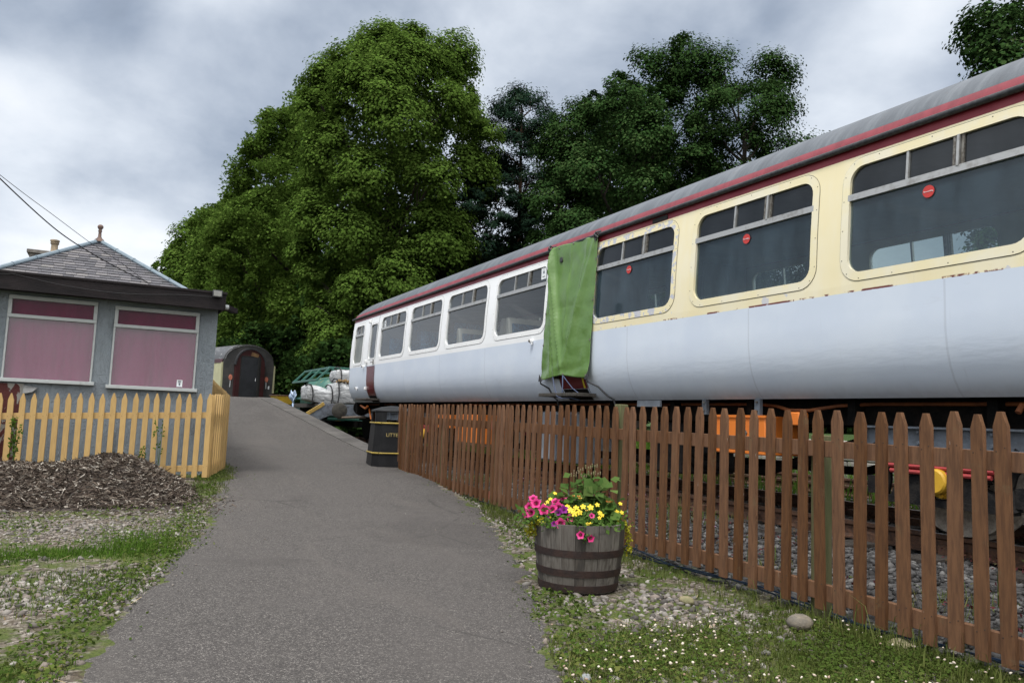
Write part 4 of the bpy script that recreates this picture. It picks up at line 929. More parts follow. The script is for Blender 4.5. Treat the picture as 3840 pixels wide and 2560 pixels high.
# ================================================================== WAGON with load, tank container, skip, old coach
WG=thing('flat_wagon',(6.55,28,.36),'grey flat wagon with red buffer, coupled beyond the white carriage','wagon')
wx=lambda y:tx(y,6.94)-.30
mb=MB(); mb.hexa([(wx(22.9)-1.25,22.9,1.30),(wx(22.9)+1.25,22.9,1.30),(wx(26)+1.25,26,1.30),(wx(26)-1.25,26,1.30),(wx(22.9)-1.25,22.9,1.42),(wx(22.9)+1.25,22.9,1.42),(wx(26)+1.25,26,1.42),(wx(26)-1.25,26,1.42)]); mb.build('deck',M_STEP,WG,ang=0)
mb=MB()
for e in (-1,1): mb.b2((wx(28)+e*1.1-.1,26.05,.70),(wx(28)+e*1.1+.1,30.4,.91)); mb.hexa([(wx(23)+e*1.0-.06,23.0,.95),(wx(23)+e*1.0+.06,23.0,.95),(wx(26)+e*1.0+.06,26,.95),(wx(26)+e*1.0-.06,26,.95),(wx(23)+e*1.0-.06,23.0,1.29),(wx(23)+e*1.0+.06,23.0,1.29),(wx(26)+e*1.0+.06,26,1.29),(wx(26)+e*1.0-.06,26,1.29)])
mb.build('underframe',M_FRAMEBLK,WG,ang=0)
mb=MB(); mb.prism([(-.72,1.42),(.95,1.42),(.95,1.08),(-.42,1.08),(-.98,.82),(-1.02,.95),(-1.02,1.10)],(6.10,22.88,0),(1,0,0),(0,0,1),(0,-.06,0))
for a_,b_ in [(x_,z_) for x_ in (-.6,-.48,-.2,.1,.6) for z_ in (1.14,1.36)]+[(-.85,1.0),(-.75,.98),(-.62,1.03)]: mb.lathe([(.022,0),(.014,-.018)],(6.10+a_,22.82,b_),8,axis='Y')
mb.b2((6.38,22.80,1.05),(6.42,22.82,1.44)); mb.build('headstock',M_GREYP,WG,bevel=.006)
mb=MB(); mb.bar((5.02,22.84,1.10),(5.50,22.84,1.42),.10,.07,up=(0,1,0)); mb.build('edge_plank',mat('plank_yellow',(.36,.24,.06),(.27,.18,.05),12,rough=.8),WG,bevel=.005)
mb=MB(); mb.tube([(5.06,22.80,.85),(5.06,22.76,.88),(5.07,22.76,1.0),(5.10,22.76,1.02)],.02,8); mb.build('lamp_iron',mat('lamp_iron_white',(.6,.6,.58),rough=.5),WG)
mb=MB(); mb.lathe([(.10,0),(.13,-.02),(.11,-.06),(.10,-.30)],(5.86,22.80,1.235),20,axis='Y'); bfm=mb.build('buffer',M_REDSP,WG); mb=MB(); mb.lathe([(.08,-.30),(.22,-.32),(.225,-.36),(.20,-.375),(.05,-.38)],(5.86,22.80,1.235),28,axis='Y'); mb.build('buffer_head',mat('greased_steel',(.06,.055,.045),(.035,.032,.028),12,rough=.6),bfm)
for y in (24.6,29.6):
    for e in (-1,1):
        mb=MB(); mb.lathe([(.40,-.06),(.48,-.06),(.48,.06),(.40,.06)],(wx(y)+e*.8,y,.85),32,axis='X'); mb.lathe([(.40,0),(.1,.03),(.05,.08)],(wx(y)+e*.8,y,.85),24,axis='X'); mb.build('wheel',M_DKSTEEL,WG)
mb=MB(); mb.b2((5.35,23.2,.70),(5.40,27,.80)); mb.bar((5.45,23.6,.75),(5.45,24.6,1.2),.05,.08); mb.bar((5.45,25.6,.75),(5.45,24.6,1.2),.05,.08); mb.build('brake_gear',M_FRAMEBLK,WG,ang=0)
t=newmat('bulk_bag_white'); p=t.pos(); c=t.mix(t.step(t.noise(t.pos((1,1,3)),4,5,.6,.6),.40,.68),(.48,.49,.50),(.29,.30,.31)); t.out(c,.55,0,.35,t.noise(t.pos((1,1,3.5)),4.5,5,.6,.8),.8,.06); M_BAG=t.m
M_STRAP=mat('strap_black',(.03,.03,.032),rough=.7)
def bulkbag(loc,sz,label,seed,tilt=0):
    B=thing('bulk_bag',loc,label,'bulk bag','white bulk bags on the flat wagon')
    bm=bmesh.new(); bmesh.ops.create_cube(bm,size=1); bmesh.ops.subdivide_edges(bm,edges=bm.edges,cuts=9,use_grid_fill=True)
    for v in bm.verts:
        q=v.co.copy(); r_=max(abs(q.x),abs(q.y))*2
        bul=1+.10*cos(PI*q.z)-.04; n_=(V((q.x,q.y,q.z))).normalized()
        wv=.05*(float(vnoise(q.x*6+seed*3,q.z*14+q.y*5,seed))-.5)+.025*sin(q.z*34+q.x*9+seed)*(1 if q.z<.4 else 0)
        q.x*=bul+wv; q.y*=bul+wv
        if q.z>.4: q.z-=.14*max(0,r_-.35)+.09*float(vnoise(q.x*5,q.y*5,seed))-.03
        v.co=V((q.x*sz[0],q.y*sz[1],(q.z+.5)*sz[2]+ q.x*tilt))
    me=bpy.data.meshes.new('bag_body'); bm.to_mesh(me); bm.free(); me.materials.append(M_BAG); me.polygons.foreach_set('use_smooth',[True]*len(me.polygons))
    o=bpy.data.objects.new('bag_body',me); COL.objects.link(o); o.parent=B; ORG[o.name]=V(loc)
    x,y,z_=loc
    for ex in (-.36,.36):
        a_=x+ex*sz[0]; yy_=y-sz[1]*.56
        mb=MB(); mb.tube([(a_,yy_,z_),(a_+.02,yy_-.03,z_+sz[2]*.4),(a_,yy_,z_+sz[2]*.86),(a_-.04,yy_+.04,z_+sz[2]*1.08),(a_-.12,yy_+.1,z_+sz[2]*1.12),(a_-.16,yy_+.2,z_+sz[2]*1.0)],.02,6); mb.build('strap',M_STRAP,B)
    return B
bulkbag((5.52,23.75,1.42),(.80,.9,.50),'slumped white bulk bag at the left edge of the wagon',1,-.18)
bulkbag((6.30,23.7,1.44),(.86,.9,.66),'full white bulk bag next to the carriage, right of the slumped bag',2)
bulkbag((6.52,24.4,2.10),(.80,.8,.42),'crumpled white bulk bag lying on top of the other bags',3)
M_CHOC=mat('timber_offcut',(.36,.24,.11),(.26,.17,.08),14,(1,4,1),.8)
TB=thing('timber_offcuts',(6.0,23.5,2.1),'brown timber offcuts lying on top of the full bulk bag','timber')
for k in range(7):
    mb=MB(); mb.box((6.02+.07*k+random.uniform(-.02,.02),23.42+random.uniform(-.05,.1),2.115+.02*(k%2)),(.06,.45,.06),rz=random.uniform(-.3,.3),rx=random.uniform(-.1,.2)); mb.build('plank',M_CHOC,TB,bevel=.003)
# tank container
M_TG=mat('tank_green',(.035,.13,.10),(.028,.10,.08),5,rough=.4,bump=.1)
t=newmat('tank_green_rust'); p=t.pos(); c=t.mix(t.step(t.noise(p,3.2,6,.7),.56,.66),(.045,.15,.12),(.38,.26,.08)); t.out(c,.5,0,.4); M_TG2=t.m
TK=thing('tank_container',(7.0,28,1.44),'green cylindrical tank inside a green steel frame on the wagon','tank container')
xA,xB,yA,yB=6.02,8.1,26.2,30.0; zA,zT,zS=.95,2.665,2.235; ch_=.42
mb=MB()
def bar2(p_,q_,w_=.07): mb.bar(p_,q_,w_,w_)
for y in (yA,27.45,28.65,yB):
    bar2((xA,y,zA),(xA,y,zS)); bar2((xA,y,zS),(xA+ch_,y,zT)); bar2((xB,y,zA),(xB,y,zS)); bar2((xB,y,zS),(xB-ch_,y,zT))
    if y in(yA,yB): bar2((xA+ch_,y,zT),(xB-ch_,y,zT)); bar2((xA,y,zA),(xB,y,zA)); bar2((xA+1.15,y,zT),(xA+1.15,y,zA))
for x_,z_ in ((xA,zA),(xA,zS),(xA+ch_,zT),(xB-ch_,zT),(xB,zS),(xB,zA),(xA,1.63),(xB,1.63)): bar2((x_,yA-.05,z_),(x_,yB+.05,z_),.075)
bar2((xA+ch_,yA,zT),(xB-.1,yA+.02,zA+.6),.07)
mb.build('frame',M_TG,TK,bevel=.008)
mb=MB(); xt=(xA+xB)/2; R_=.78; mb.lathe([(.02,yA+.14),(.35,yA+.18),(.58,yA+.28),(R_,yA+.5),(R_,yB-.5),(.58,yB-.28),(.3,yB-.18),(.02,yB-.14)],(xt-.08,0,1.66),32,axis='Y'); mb.build('tank',M_TG2,TK)
mb=MB()
for z_ in (1.95,1.87,1.79): mb.box((xA+.155,28.1,z_),(.01,.35,.03))
mb.build('stencil',M_PAPER,TK,ang=0)
mb=MB(); mb.b2((xA-.08,yA+.1,.9),(xA-.05,yB,1.30)); mb.build('side_board',mat('side_board_dark_green',(.015,.045,.035),(.02,.05,.04),6,rough=.6),WG,ang=0)
SHEET=MB(); 
def sheetfn(u,v): return (xA-.07-.05*sin(v*5+u*4)-.10*float(vnoise(u*5,v*6,2)),29.05+.7*(1-u)-.25*v,1.90-.55*v+.06*sin(u*7))
SHEET.grid(sheetfn,14,18); ps=SHEET.build('plastic_sheet',mat('plastic_sheet_blue',(.33,.46,.66),(.52,.60,.74),7,rough=.3,bump=.4,bscale=9),None,ang=60,fix=False); tag(ps,'crumpled pale blue plastic sheet caught on the tank frame','plastic sheet'); at_origin(ps,(xA-.07,29,1.45)); q_=ps.modifiers.new('s','SOLIDIFY'); q_.thickness=.004
# yellow skip beyond the platform
SK=thing('steel_skip',(6.55,34.2,1.0),'yellow steel skip beyond the top of the ramp','skip')
mb=MB(); loft(mb,[[(6.18,33.5,1.45),(6.72,33.5,1.45),(6.72,34.9,1.45),(6.18,34.9,1.45)],[(6.08,33.4,1.80),(6.76,33.4,1.80),(6.76,35.0,1.80),(6.08,35.0,1.80)]]); mb.build('body',mat('skip_yellow',(.55,.36,.03),(.46,.29,.03),5,rough=.55),SK,bevel=.01)
mb=MB(); mb.tube([(6.05,33.38,1.80),(6.79,33.38,1.80),(6.79,35.0,1.80),(6.05,35.0,1.80),(6.05,33.38,1.80)],.022,8); mb.build('rim',M_RUST,SK)
# old coach on the curve
OC=thing('old_carriage',(5.86,40,.4),'old weathered passenger coach with dark open gangway end beyond the ramp','railway carriage')
rotc=math.radians(16); Mo=Matrix.Translation((5.86,40,0))@Matrix.Rotation(rotc,4,'Z')
def oc(mb): mb.v=[tuple(Mo@V(p_)) for p_ in mb.v]; return mb
M_OCG=mat('coach_end_grey',(.06,.058,.056),(.04,.039,.04),2.5,rough=.7,bump=.15); M_OCC=mat('coach_cream_faded',(.42,.41,.25),(.37,.36,.22),3,rough=.5); M_OCM=mat('coach_maroon',(.045,.010,.012),(.032,.009,.009),5,rough=.5)
t=newmat('coach_roof_flaking'); p=t.pos(); c=t.mix(t.step(t.noise(p,7,6,.75),.58,.64),(.075,.077,.082),(.50,.50,.50)); t.out(c,.5,0,.5,t.noise(p,8,4),.4); M_OCR=t.m
HW_=1.36; prof=[(-HW_+.08,1.2),(-HW_,1.45),(-HW_,2.4),(-HW_+.06,3.36),(-HW_+.10,3.5)]
roofp=[(-(HW_-.10)*cos(a_),3.5+.84*sin(a_)) for a_ in np.linspace(0.06,PI-.06,22)]
def bow(x): return -.16*math.cos(min(1,abs(x)/HW_)*PI/2)*0
mb=MB(); full=prof+roofp+[(-a_,b_) for a_,b_ in prof[::-1]]
mb.prism(full,(0,.02,0),(1,0,0),(0,0,1),(0,.06,0)); oc(mb).build('end_wall',M_OCG,OC,ang=30)
mb=MB(); n=len(roofp)
rows_=[(-.02,.93,1.0),(.06,.965,1.0),(.22,1.0,1.0),(1.0,1.012,1.0),(20,1.012,1.0)]
b=0
for y,k,_ in rows_: mb.v+=[(a_*(1.0 if y<.1 else 1.015)*min(1,k+.03),y,3.5+(b_-3.5)*k) for a_,b_ in roofp]
for j in range(len(rows_)-1):
    for i in range(n-1): mb.f.append((j*n+i,j*n+i+1,(j+1)*n+i+1,(j+1)*n+i)); mb.m.append(0)
oc(mb).build('roof',M_OCR,OC,ang=50)
for sg in (-1,1):
    mb=MB()
    for z0,z1,mi in ((1.2,2.02,1),(2.02,3.36,0),(3.36,3.55,1)):
        mb.hexa([(sg*(HW_-.05),.10,z0),(sg*(HW_-(.0 if z0>1.3 else .06)),.10,z0),(sg*(HW_-(.0 if z0>1.3 else .06)),20,z0),(sg*(HW_-.05),20,z0)]+[(sg*(HW_-.09),.10,z1),(sg*(HW_-(.02 if z1<3.4 else .08)),.10,z1),(sg*(HW_-(.02 if z1<3.4 else .08)),20,z1),(sg*(HW_-.09),20,z1)],mi)
    oc(mb).build('body_side',[M_OCC,M_OCM],OC,ang=0)
    mb=MB()
    mb.prism([(-.0,2.02),(.10,2.02),(.10,3.38),(.03,3.38)] if sg>0 else [(0,2.02),(-.10,2.02),(-.10,3.38),(-.03,3.38)],(sg*(HW_-.09),.015,0),(1,0,0),(0,0,1),(0,.085,0)); mb.prism([(0,1.3),(sg*.085,1.3),(sg*.095,2.015),(0,2.015)],(sg*(HW_-.09),.015,0),(1,0,0),(0,0,1),(0,.085,0),1); oc(mb).build('corner_pillar',[M_OCC,M_OCM],OC,ang=0)
    for y in (2.2,4.6,7,9.4):
        mb=MB(); mb.b2((sg*HW_-.012,y,2.35),(sg*HW_+.012,y+1.4,3.2)); oc(mb).build('window',M_DARKGAP,OC,ang=0)
arch=[(-.74,1.2),(-.74,3.30)]+[(-.74*cos(a_),3.30+.82*sin(a_)*.98) for a_ in np.linspace(.15,PI-.15,15)]+[(.74,3.30),(.74,1.2)]
mb=MB(); mb.prism(arch,(0,-.16,0),(1,0,0),(0,0,1),(0,.175,0)); oc(mb).build('gangway',M_OCM,OC,ang=30)
mb=MB(); mb.prism([(a_*1.06,3.3+(b_-3.3)*1.06) for a_,b_ in arch[1:-1]]+[(a_*.99,3.3+(b_-3.3)*.97) for a_,b_ in arch[1:-1][::-1]],(0,-.20,0),(1,0,0),(0,0,1),(0,.2,0)); oc(mb).build('gangway_hood',M_BLACK,OC,ang=30)
ddo=[(-.52,1.2),(-.52,3.66),(-.46,3.76),(.46,3.76),(.52,3.66),(.52,1.2)]
mb=MB(); mb.prism(ddo,(0,-.166,0),(1,0,0),(0,0,1),(0,.004,0),1); mb.b2((.38,-.19,1.2),(.44,-.167,3.7),1); dd=oc(mb).build('door',[M_BLACK,M_DARKGAP],OC,ang=0)
mb=MB(); mb.prism([(-.47,1.25),(-.47,3.68),(.36,3.68),(.36,1.25)],(0,-.172,0),(1,0,0),(0,0,1),(0,.004,0)); oc(mb).build('door_leaf',mat('coach_door_slate',(.028,.030,.036),(.02,.022,.026),3,rough=.5),dd,ang=0)
mb=MB(); mb.b2((.27,-.19,2.55),(.285,-.174,2.70)); oc(mb).build('handle',M_PAPER,dd,ang=0)
mb=MB(); mb.prism([(-.02,3.78),(.36,3.72),(.38,3.88),(.02,3.96)],(0,-.168,0),(1,0,0),(0,0,1),(0,.004,0)); oc(mb).build('bare_patch',mat('bare_brown_patch',(.19,.11,.05),(.13,.075,.035),6,rough=.8),OC,ang=0)
M_LAMPP=mat('lamp_pad_salmon',(.60,.20,.13),rough=.6)
for x_ in (-.90,.93):
    mb=MB(); mb.prism([(.085*cos(a_)*(1+.08*cos(8*a_)),.13*sin(a_)*(1+.08*cos(8*a_))) for a_ in np.linspace(0,2*PI,32,endpoint=False)],(x_,-.02,2.68),(1,0,0),(0,0,1),(0,.05,0)); l_=oc(mb).build('cover_pad',M_LAMPP,OC,ang=0)
    mb=MB(); mb.b2((x_-.012,0,2.22),(x_+.012,.018,2.55)); oc(mb).build('bracket',M_PAPER,l_,ang=0)
mb=MB(); mb.b2((1.04,-.02,2.20),(1.11,.018,2.36)); oc(mb).build('label_plate',M_PAPER,OC,bevel=.01)
for x_ in (-.97,.97):
    mb=MB(); mb.lathe([(.09,0),(.09,-.4),(.22,-.42),(.22,-.46)],(x_,.02,1.45),18,axis='Y'); oc(mb).build('buffer',M_FRAMEBLK,OC)
mb=MB(); mb.b2((-1.2,.1,.6),(1.2,19.9,1.2)); oc(mb).build('underframe',M_FRAMEBLK,OC,ang=0)

TPL=thing('telegraph_pole',(-3.3,21.3,.4),'tall dark wooden telegraph pole behind the station building, reflected in a carriage window','pole')
mb=MB(); mb.tube([(-3.3,21.3,-.3),(-3.28,21.3,3),(-3.3,21.3,6.1)],[.14,.125,.11],12); mb.build('pole_shaft',M_STEP,TPL)
mb=MB(); mb.b2((-3.9,21.15,5.5),(-2.7,21.25,5.6)); mb.build('cross_arm',M_STEP,TPL,bevel=.005)

# ================================================================== TREES
def leafmat(name,c1,c2,c3,trans=.35,rough=.55):
    t=newmat(name); r=t.n('ShaderNodeNewGeometry').outputs['Random Per Island']; p=t.pos()
    c=t.ramp(r,[(0,c1),(.5,c2),(1,c3)]); c=t.mix(t.step(t.noise(p,.55,4),.35,.68),c,tuple(x*.72 for x in c2))
    pb=t.n('ShaderNodeBsdfDiffuse'); t.l(c,pb.inputs['Color'])
    tr=t.n('ShaderNodeBsdfTranslucent'); hv=t.n('ShaderNodeHueSaturation'); hv.inputs['Value'].default_value=1.1; t.l(c,hv.inputs['Color']); t.l(hv.outputs[0],tr.inputs[0])
    m=t.n('ShaderNodeMixShader'); m.inputs[0].default_value=trans; t.l(pb.outputs[0],m.inputs[1]); t.l(tr.outputs[0],m.inputs[2])
    o=t.n('ShaderNodeOutputMaterial'); t.l(m.outputs[0],o.inputs[0]); return t.m
L_LIME=leafmat('lime_leaves',(.062,.118,.020),(.094,.160,.029),(.132,.193,.042),.28)
L_OAK=leafmat('oak_leaves',(.016,.042,.012),(.036,.076,.022),(.075,.115,.040),.15)
L_PINE=leafmat('pine_needles',(.012,.030,.020),(.022,.046,.028),(.040,.062,.036),.1)
L_DARK=leafmat('woodland_leaves',(.014,.034,.010),(.026,.054,.014),(.045,.075,.020),.2)
M_BARK=mat('bark_grey_brown',(.055,.045,.036),(.03,.026,.022),6,(1,1,.2),.95,bump=.7,bscale=15)
M_PBARK=mat('pine_bark',(.12,.06,.035),(.05,.035,.028),5,(1,1,.4),.95,bump=.7,bscale=12)
def unit(a): return a/np.maximum(np.linalg.norm(a,axis=1,keepdims=True),1e-9)
def leaf_quads(C,Nn,size,asp,rng):
    n=len(C); r=unit(rng.normal(size=(n,3))); T=unit(np.cross(Nn,r)); B=np.cross(Nn,T)
    s=(size*rng.uniform(.7,1.35,n))[:,None]
    return np.stack([C-T*s*.5,C+B*s*asp*.5+Nn*s*.10,C+T*s*.5-Nn*s*.05,C-B*s*asp*.5+Nn*s*.10],1)
def tree(name,label,base,H,prof,nleaf,size,leafm,barkm,seed,group=None,lob=(60,.34),clump=26,tr=.35,droop=.0,bottom=.06,asp=.72,extra=(),ex=(1,1),limbs=14,lean=(0,0),flat=.75,fill=.15,cat='tree',trunkvis=.85,core=.16,inner=0,lz=.85,crs=1.0,gap=.86,upb=.12):
    rng=np.random.default_rng(seed); bx,by,bz=base; h=H-bz
    T=thing(name,base,label,cat,group)
    pt=np.array([a for a,b in prof]); pr_=np.array([b for a,b in prof])
    nl,lr=lob; LC=[];LR=[];LD=[]
    # stratified lobes over the crown profile
    tt=bottom+(1-bottom)*((np.arange(nl)+rng.uniform(0,1,nl))/nl)
    wgt=np.interp(tt,pt,pr_); cdf=np.cumsum(wgt+.25*wgt.max()); cdf/=cdf[-1]; tt=np.interp((np.arange(nl)+.5)/nl,cdf,tt)
    ph=np.arange(nl)*2.39996+rng.uniform(-.5,.5,nl)
    for k in range(nl):
        R=np.interp(tt[k],pt,pr_); l=max(.5,lr*pr_.max()*rng.uniform(.65,1.2)*(.55+.45*min(1,R/pr_.max()+.15)))
        rad=max(0,R-l*.75)*(rng.uniform(gap,1.12) if inner==0 else math.sqrt(rng.uniform(.0,1))); d=np.array([cos(ph[k])*ex[0],sin(ph[k])*ex[1],0])
        c=np.array([bx+lean[0]*tt[k],by+lean[1]*tt[k],bz+h*tt[k]-(l*.6 if tt[k]>.85 else 0)])+d*rad
        LC.append(c);LR.append(l);LD.append(np.array([d[0],d[1],.55]))
    for (ox,oy,z_,l) in extra: LC.append(np.array([bx+ox,by+oy,z_]));LR.append(l);LD.append(np.array([ox,oy,.8]))
    LC=np.array(LC);LR=np.array(LR);LD=unit(np.array(LD)); nl=len(LC)
    # clumps on the outward half of each lobe
    w_=LR**2; w_/=w_.sum(); ncl=nl*clump; li=rng.choice(nl,ncl,p=w_)
    d=unit(rng.normal(size=(ncl,3))); dot=(d*LD[li]).sum(1,keepdims=True); d=np.where(dot<-.15,d-2*dot*LD[li],d); d=unit(d+np.array([0,0,upb]))
    inner=rng.uniform(0,1,ncl)<fill
    rr_=np.where(inner,rng.uniform(.2,.8,ncl),rng.uniform(.80,1.05,ncl))
    cc=LC[li]+d*LR[li][:,None]*rr_[:,None]*np.array([1,1,lz]); cr=LR[li]*rng.uniform(.26,.46,ncl)*crs
    ci=rng.choice(ncl,nleaf); off=rng.normal(size=(nleaf,3))*np.array([1,1,flat])*.52
    on=np.linalg.norm(off,axis=1); kk=np.minimum(1,1.15/np.maximum(on,1e-6)); off=off*kk[:,None]; on=on*kk
    P_=cc[ci]+off*cr[ci][:,None]; P_[:,2]-=droop*cr[ci]*on**2
    Nn=unit(d[ci]*.8+off*.5+np.array([0,0,.75])+rng.normal(size=(nleaf,3))*.34)
    P_=P_[(P_[:,2]>bz+.1)]; Nn=Nn[:len(P_)]
    nc=int(nleaf*core); tc=rng.uniform(bottom,.93,nc); Rc=np.interp(tc,pt,pr_)*.55*np.sqrt(rng.uniform(0,1,nc)); ac=rng.uniform(0,2*PI,nc)
    Pc=np.stack([bx+lean[0]*tc+Rc*np.cos(ac)*ex[0],by+lean[1]*tc+Rc*np.sin(ac)*ex[1],bz+h*tc],1)
    Qc=leaf_quads(Pc,unit(rng.normal(size=(nc,3))+np.array([-.3,-.8,.2])),size*1.15,asp,rng)
    arr_mesh('crown',np.concatenate([leaf_quads(P_,Nn,size,asp,rng),Qc]),4,leafm,T)
    mb=MB(); zt=bz+h*trunkvis; n=9; tp=[]
    for k in range(n+1):
        s_=k/n; tp.append((bx+lean[0]*s_*trunkvis+.25*sin(s_*5+seed)*s_*tr*2,by+lean[1]*s_*trunkvis+.25*cos(s_*4+seed)*s_*tr*2,bz-.2+(zt-bz)*s_))
    mb.tube(tp,[tr*(1.25 if k==0 else 1)*(1-.85*k/n) for k in range(n+1)],10)
    for k in rng.choice(nl,min(limbs,nl),replace=False):
        c=LC[k]; hd=math.hypot(c[0]-bx,c[1]-by); s0=max(.12,min(.96,(c[2]-.55*hd-.3-bz)/(zt-bz))); i=min(n-1,int(s0*n)); a=V(tp[i]).lerp(V(tp[i+1]),s0*n-i); e=V(c); m_=a.lerp(e,.5)+V((rng.uniform(-.3,.3),rng.uniform(-.3,.3),-.06*(e-a).length))
        r0=tr*.42*(1-s0*.6); mb.tube([a,a.lerp(m_,.6),m_,m_.lerp(e,.6),e],[r0,r0*.8,r0*.62,r0*.42,r0*.2],6)
        for q in range(3):
            e2=e+V((rng.uniform(-1,1),rng.uniform(-1,1),rng.uniform(-.2,.9)))*LR[k]*.8; mb.tube([m_.lerp(e,.5),m_.lerp(e2,.75)+V((0,0,.1)),e2],[r0*.35,r0*.22,r0*.08],5)
    mb.build('trunk',barkm,T)
    return T
PLIME=[(0,.50),(.06,.78),(.2,.95),(.4,1.0),(.6,.97),(.75,.86),(.86,.68),(.94,.45),(1.0,.16)]
def pf(k,P=PLIME): return [(a,b*k) for a,b in P]
G1='lime trees receding along the railway'
tree('lime_tree','nearest and tallest broad bright green lime tree beyond the carriage end',(11.45,36.6,.3),20.7,pf(4.9,[(0,.35),(.06,.55),(.2,.70),(.4,.83),(.58,.95),(.72,1.0),(.83,.86),(.91,.66),(.96,.44),(1.0,.16)]),230000,.145,L_LIME,M_BARK,1,G1,(86,.26),26,.42,.25,extra=((2.1,-1.0,19.0,1.6),(-.5,.3,19.0,1.8),(-2.5,1.0,17.6,1.5)),limbs=26)
tree('lime_tree','second bright green lime tree from the right, left shoulder of the tallest one',(9.95,50.6,.3),21.6,pf(4.9),140000,.185,L_LIME,M_BARK,2,G1,(70,.28),24,.42,.25,ex=(1.05,1),extra=((-1.3,.4,19.3,1.6),(.2,0,20.8,1.5)),limbs=14)
tree('lime_tree','middle lime tree of the receding row, third from the tallest',(9.9,66.5,.3),21.0,pf(5.4),80000,.235,L_LIME,M_BARK,3,G1,(60,.29),22,.42,.2,limbs=8)
tree('lime_tree','fourth lime tree of the receding row, well above the slate roof',(8.6,83,.3),22.4,pf(5.4),54000,.28,L_LIME,M_BARK,4,G1,(54,.30),22,.42,.2,limbs=6)
tree('lime_tree','farthest and lowest lime tree of the row, just right of the slate roof',(6.9,104,.3),22.4,pf(5.6),44000,.33,L_LIME,M_BARK,5,G1,(50,.30),22,.42,.2,limbs=6)
PPINE=[(0,.0),(.50,.1),(.56,.55),(.68,.9),(.8,1.0),(.9,.8),(1,.25)]
G2='Scots pines behind the carriage'
tree('scots_pine','tall bare trunked Scots pine standing against the sky right of the lime trees',(18.6,36.6,.5),19.6,pf(3.0,PPINE),38000,.17,L_PINE,M_PBARK,6,G2,(44,.31),10,.27,0,.50,.35,flat=.5,limbs=18,fill=.25,core=.0,inner=1,lz=.5,trunkvis=.93,crs=1.7)
tree('scots_pine','shorter dark Scots pine between the tall pine and the biggest lime tree',(15.7,36.0,.5),14.0,pf(3.0,[(0,.3),(.3,.5),(.5,.9),(.8,1),(.92,.7),(1,.2)]),28000,.20,L_PINE,M_PBARK,7,G2,(44,.27),16,.26,0,.28,.35,flat=.5,limbs=24,fill=.25)
tree('scots_pine','dense dark pine merging into the left side of the oak mass',(22.7,35.6,.5),19.8,pf(2.7,[(0,.2),(.3,.6),(.5,.9),(.75,1),(.9,.7),(1,.2)]),48000,.20,L_PINE,M_PBARK,8,G2,(56,.27),18,.32,0,.22,.38,flat=.55,limbs=16,fill=.2)
POAK=[(0,.35),(.08,.7),(.25,.95),(.5,1.0),(.7,.93),(.84,.74),(.93,.5),(1,.18)]
G3='oak trees behind the carriage'
tree('oak_tree','large dense dark green oak rising behind the middle of the carriage',(20.35,28.7,.5),17.5,pf(4.45,POAK),180000,.125,L_OAK,M_BARK,9,G3,(70,.27),24,.5,.1,.10,extra=((.6,-.5,17.0,1.5),(-2.2,.9,14.4,1.5),(2.4,-1.2,16.8,1.5)),limbs=20)
tree('oak_tree','open crowned oak with sky showing through its branches, right of the dense oak',(24.1,25.7,.5),17.2,pf(4.3,[(0,.2),(.2,.5),(.4,.95),(.6,1.0),(.8,.86),(.93,.5),(1,.2)]),120000,.115,L_OAK,M_BARK,10,G3,(54,.26),16,.42,.1,.28,extra=((-2.2,1.1,18.2,.8),(-2.0,1.0,17.2,1.1),(-1.0,.5,16.9,1.2),(2.6,-1.2,13.2,1.2),(2.8,-1.3,11.4,1.2),(.9,-.5,16.8,1.1)),limbs=34,fill=.08,core=0,inner=1,crs=1.5)
tree('oak_tree','oak crown showing in the top right corner above the carriage roof',(25.0,12.6,.5),17.5,pf(3.4,POAK),42000,.14,L_OAK,M_BARK,11,G3,(44,.28),18,.4,.1,.3,limbs=26,fill=.1,core=.02,extra=((-2.6,.8,13.0,1.0),(-2.4,.7,12.2,.9)))
# woodland behind: individual darker trees
G4='dark woodland trees behind the limes and oaks'
wl=[(13.5,44,13,4.6),(17.5,43,12.5,4.4),(21.5,41,12,4.6),(26,38.5,12,4.6),(30,35,12,4.6),(33,29,9,4.2),(12.6,56,13,5),(18,55,15,5)]
wd=['dark tree in shade between the biggest lime and the shorter pine','dark tree filling the gap under the tall Scots pine','dark tree low behind the dense oak, right of the pines','dark tree far behind the dense oak trunk','dark tree low behind the open crowned oak','small dark tree at the right behind the open crowned oak','dark tree deep behind the nearest lime trunk','dark distant tree seen through the pine trunks']
for k,(x,y,H_,R_) in enumerate(wl):
    tree('woodland_tree',wd[k],(x,y,.4),H_,pf(R_,POAK),16000,.36,L_DARK,M_BARK,20+k,G4,(44,.3),20,.3,.1,.04,limbs=8,fill=.3)
G5='dark shrubs under the lime trees'
sh=[(8.9,33.5,4.6,2.2,'dark laurel shrub under the nearest lime, right of the green tank'),(10.3,41,5.5,2.8,'dark shrub between the old coach and the green tank frame'),(8.2,47,6.5,3.2,'tall dark shrub directly above the old coach roof right edge'),(12.8,31,4.6,2.6,'dark shrub beneath the lime behind the carriage end'),(7.0,56,7,3.6,'dark shrub behind the old coach roof'),(14.5,26,3.2,2.3,'dark shrub seen under the carriage floor beyond the tracks')]
for k,(x,y,H_,R_,lb) in enumerate(sh):
    tree('shrub',lb,(x,y,.2),H_,pf(R_,[(0,.8),(.2,1),(.5,.95),(.8,.7),(1,.2)]),14000,.24,L_DARK,M_BARK,40+k,G5,(30,.36),20,.12,.1,.0,limbs=6,fill=.3,cat='shrub')

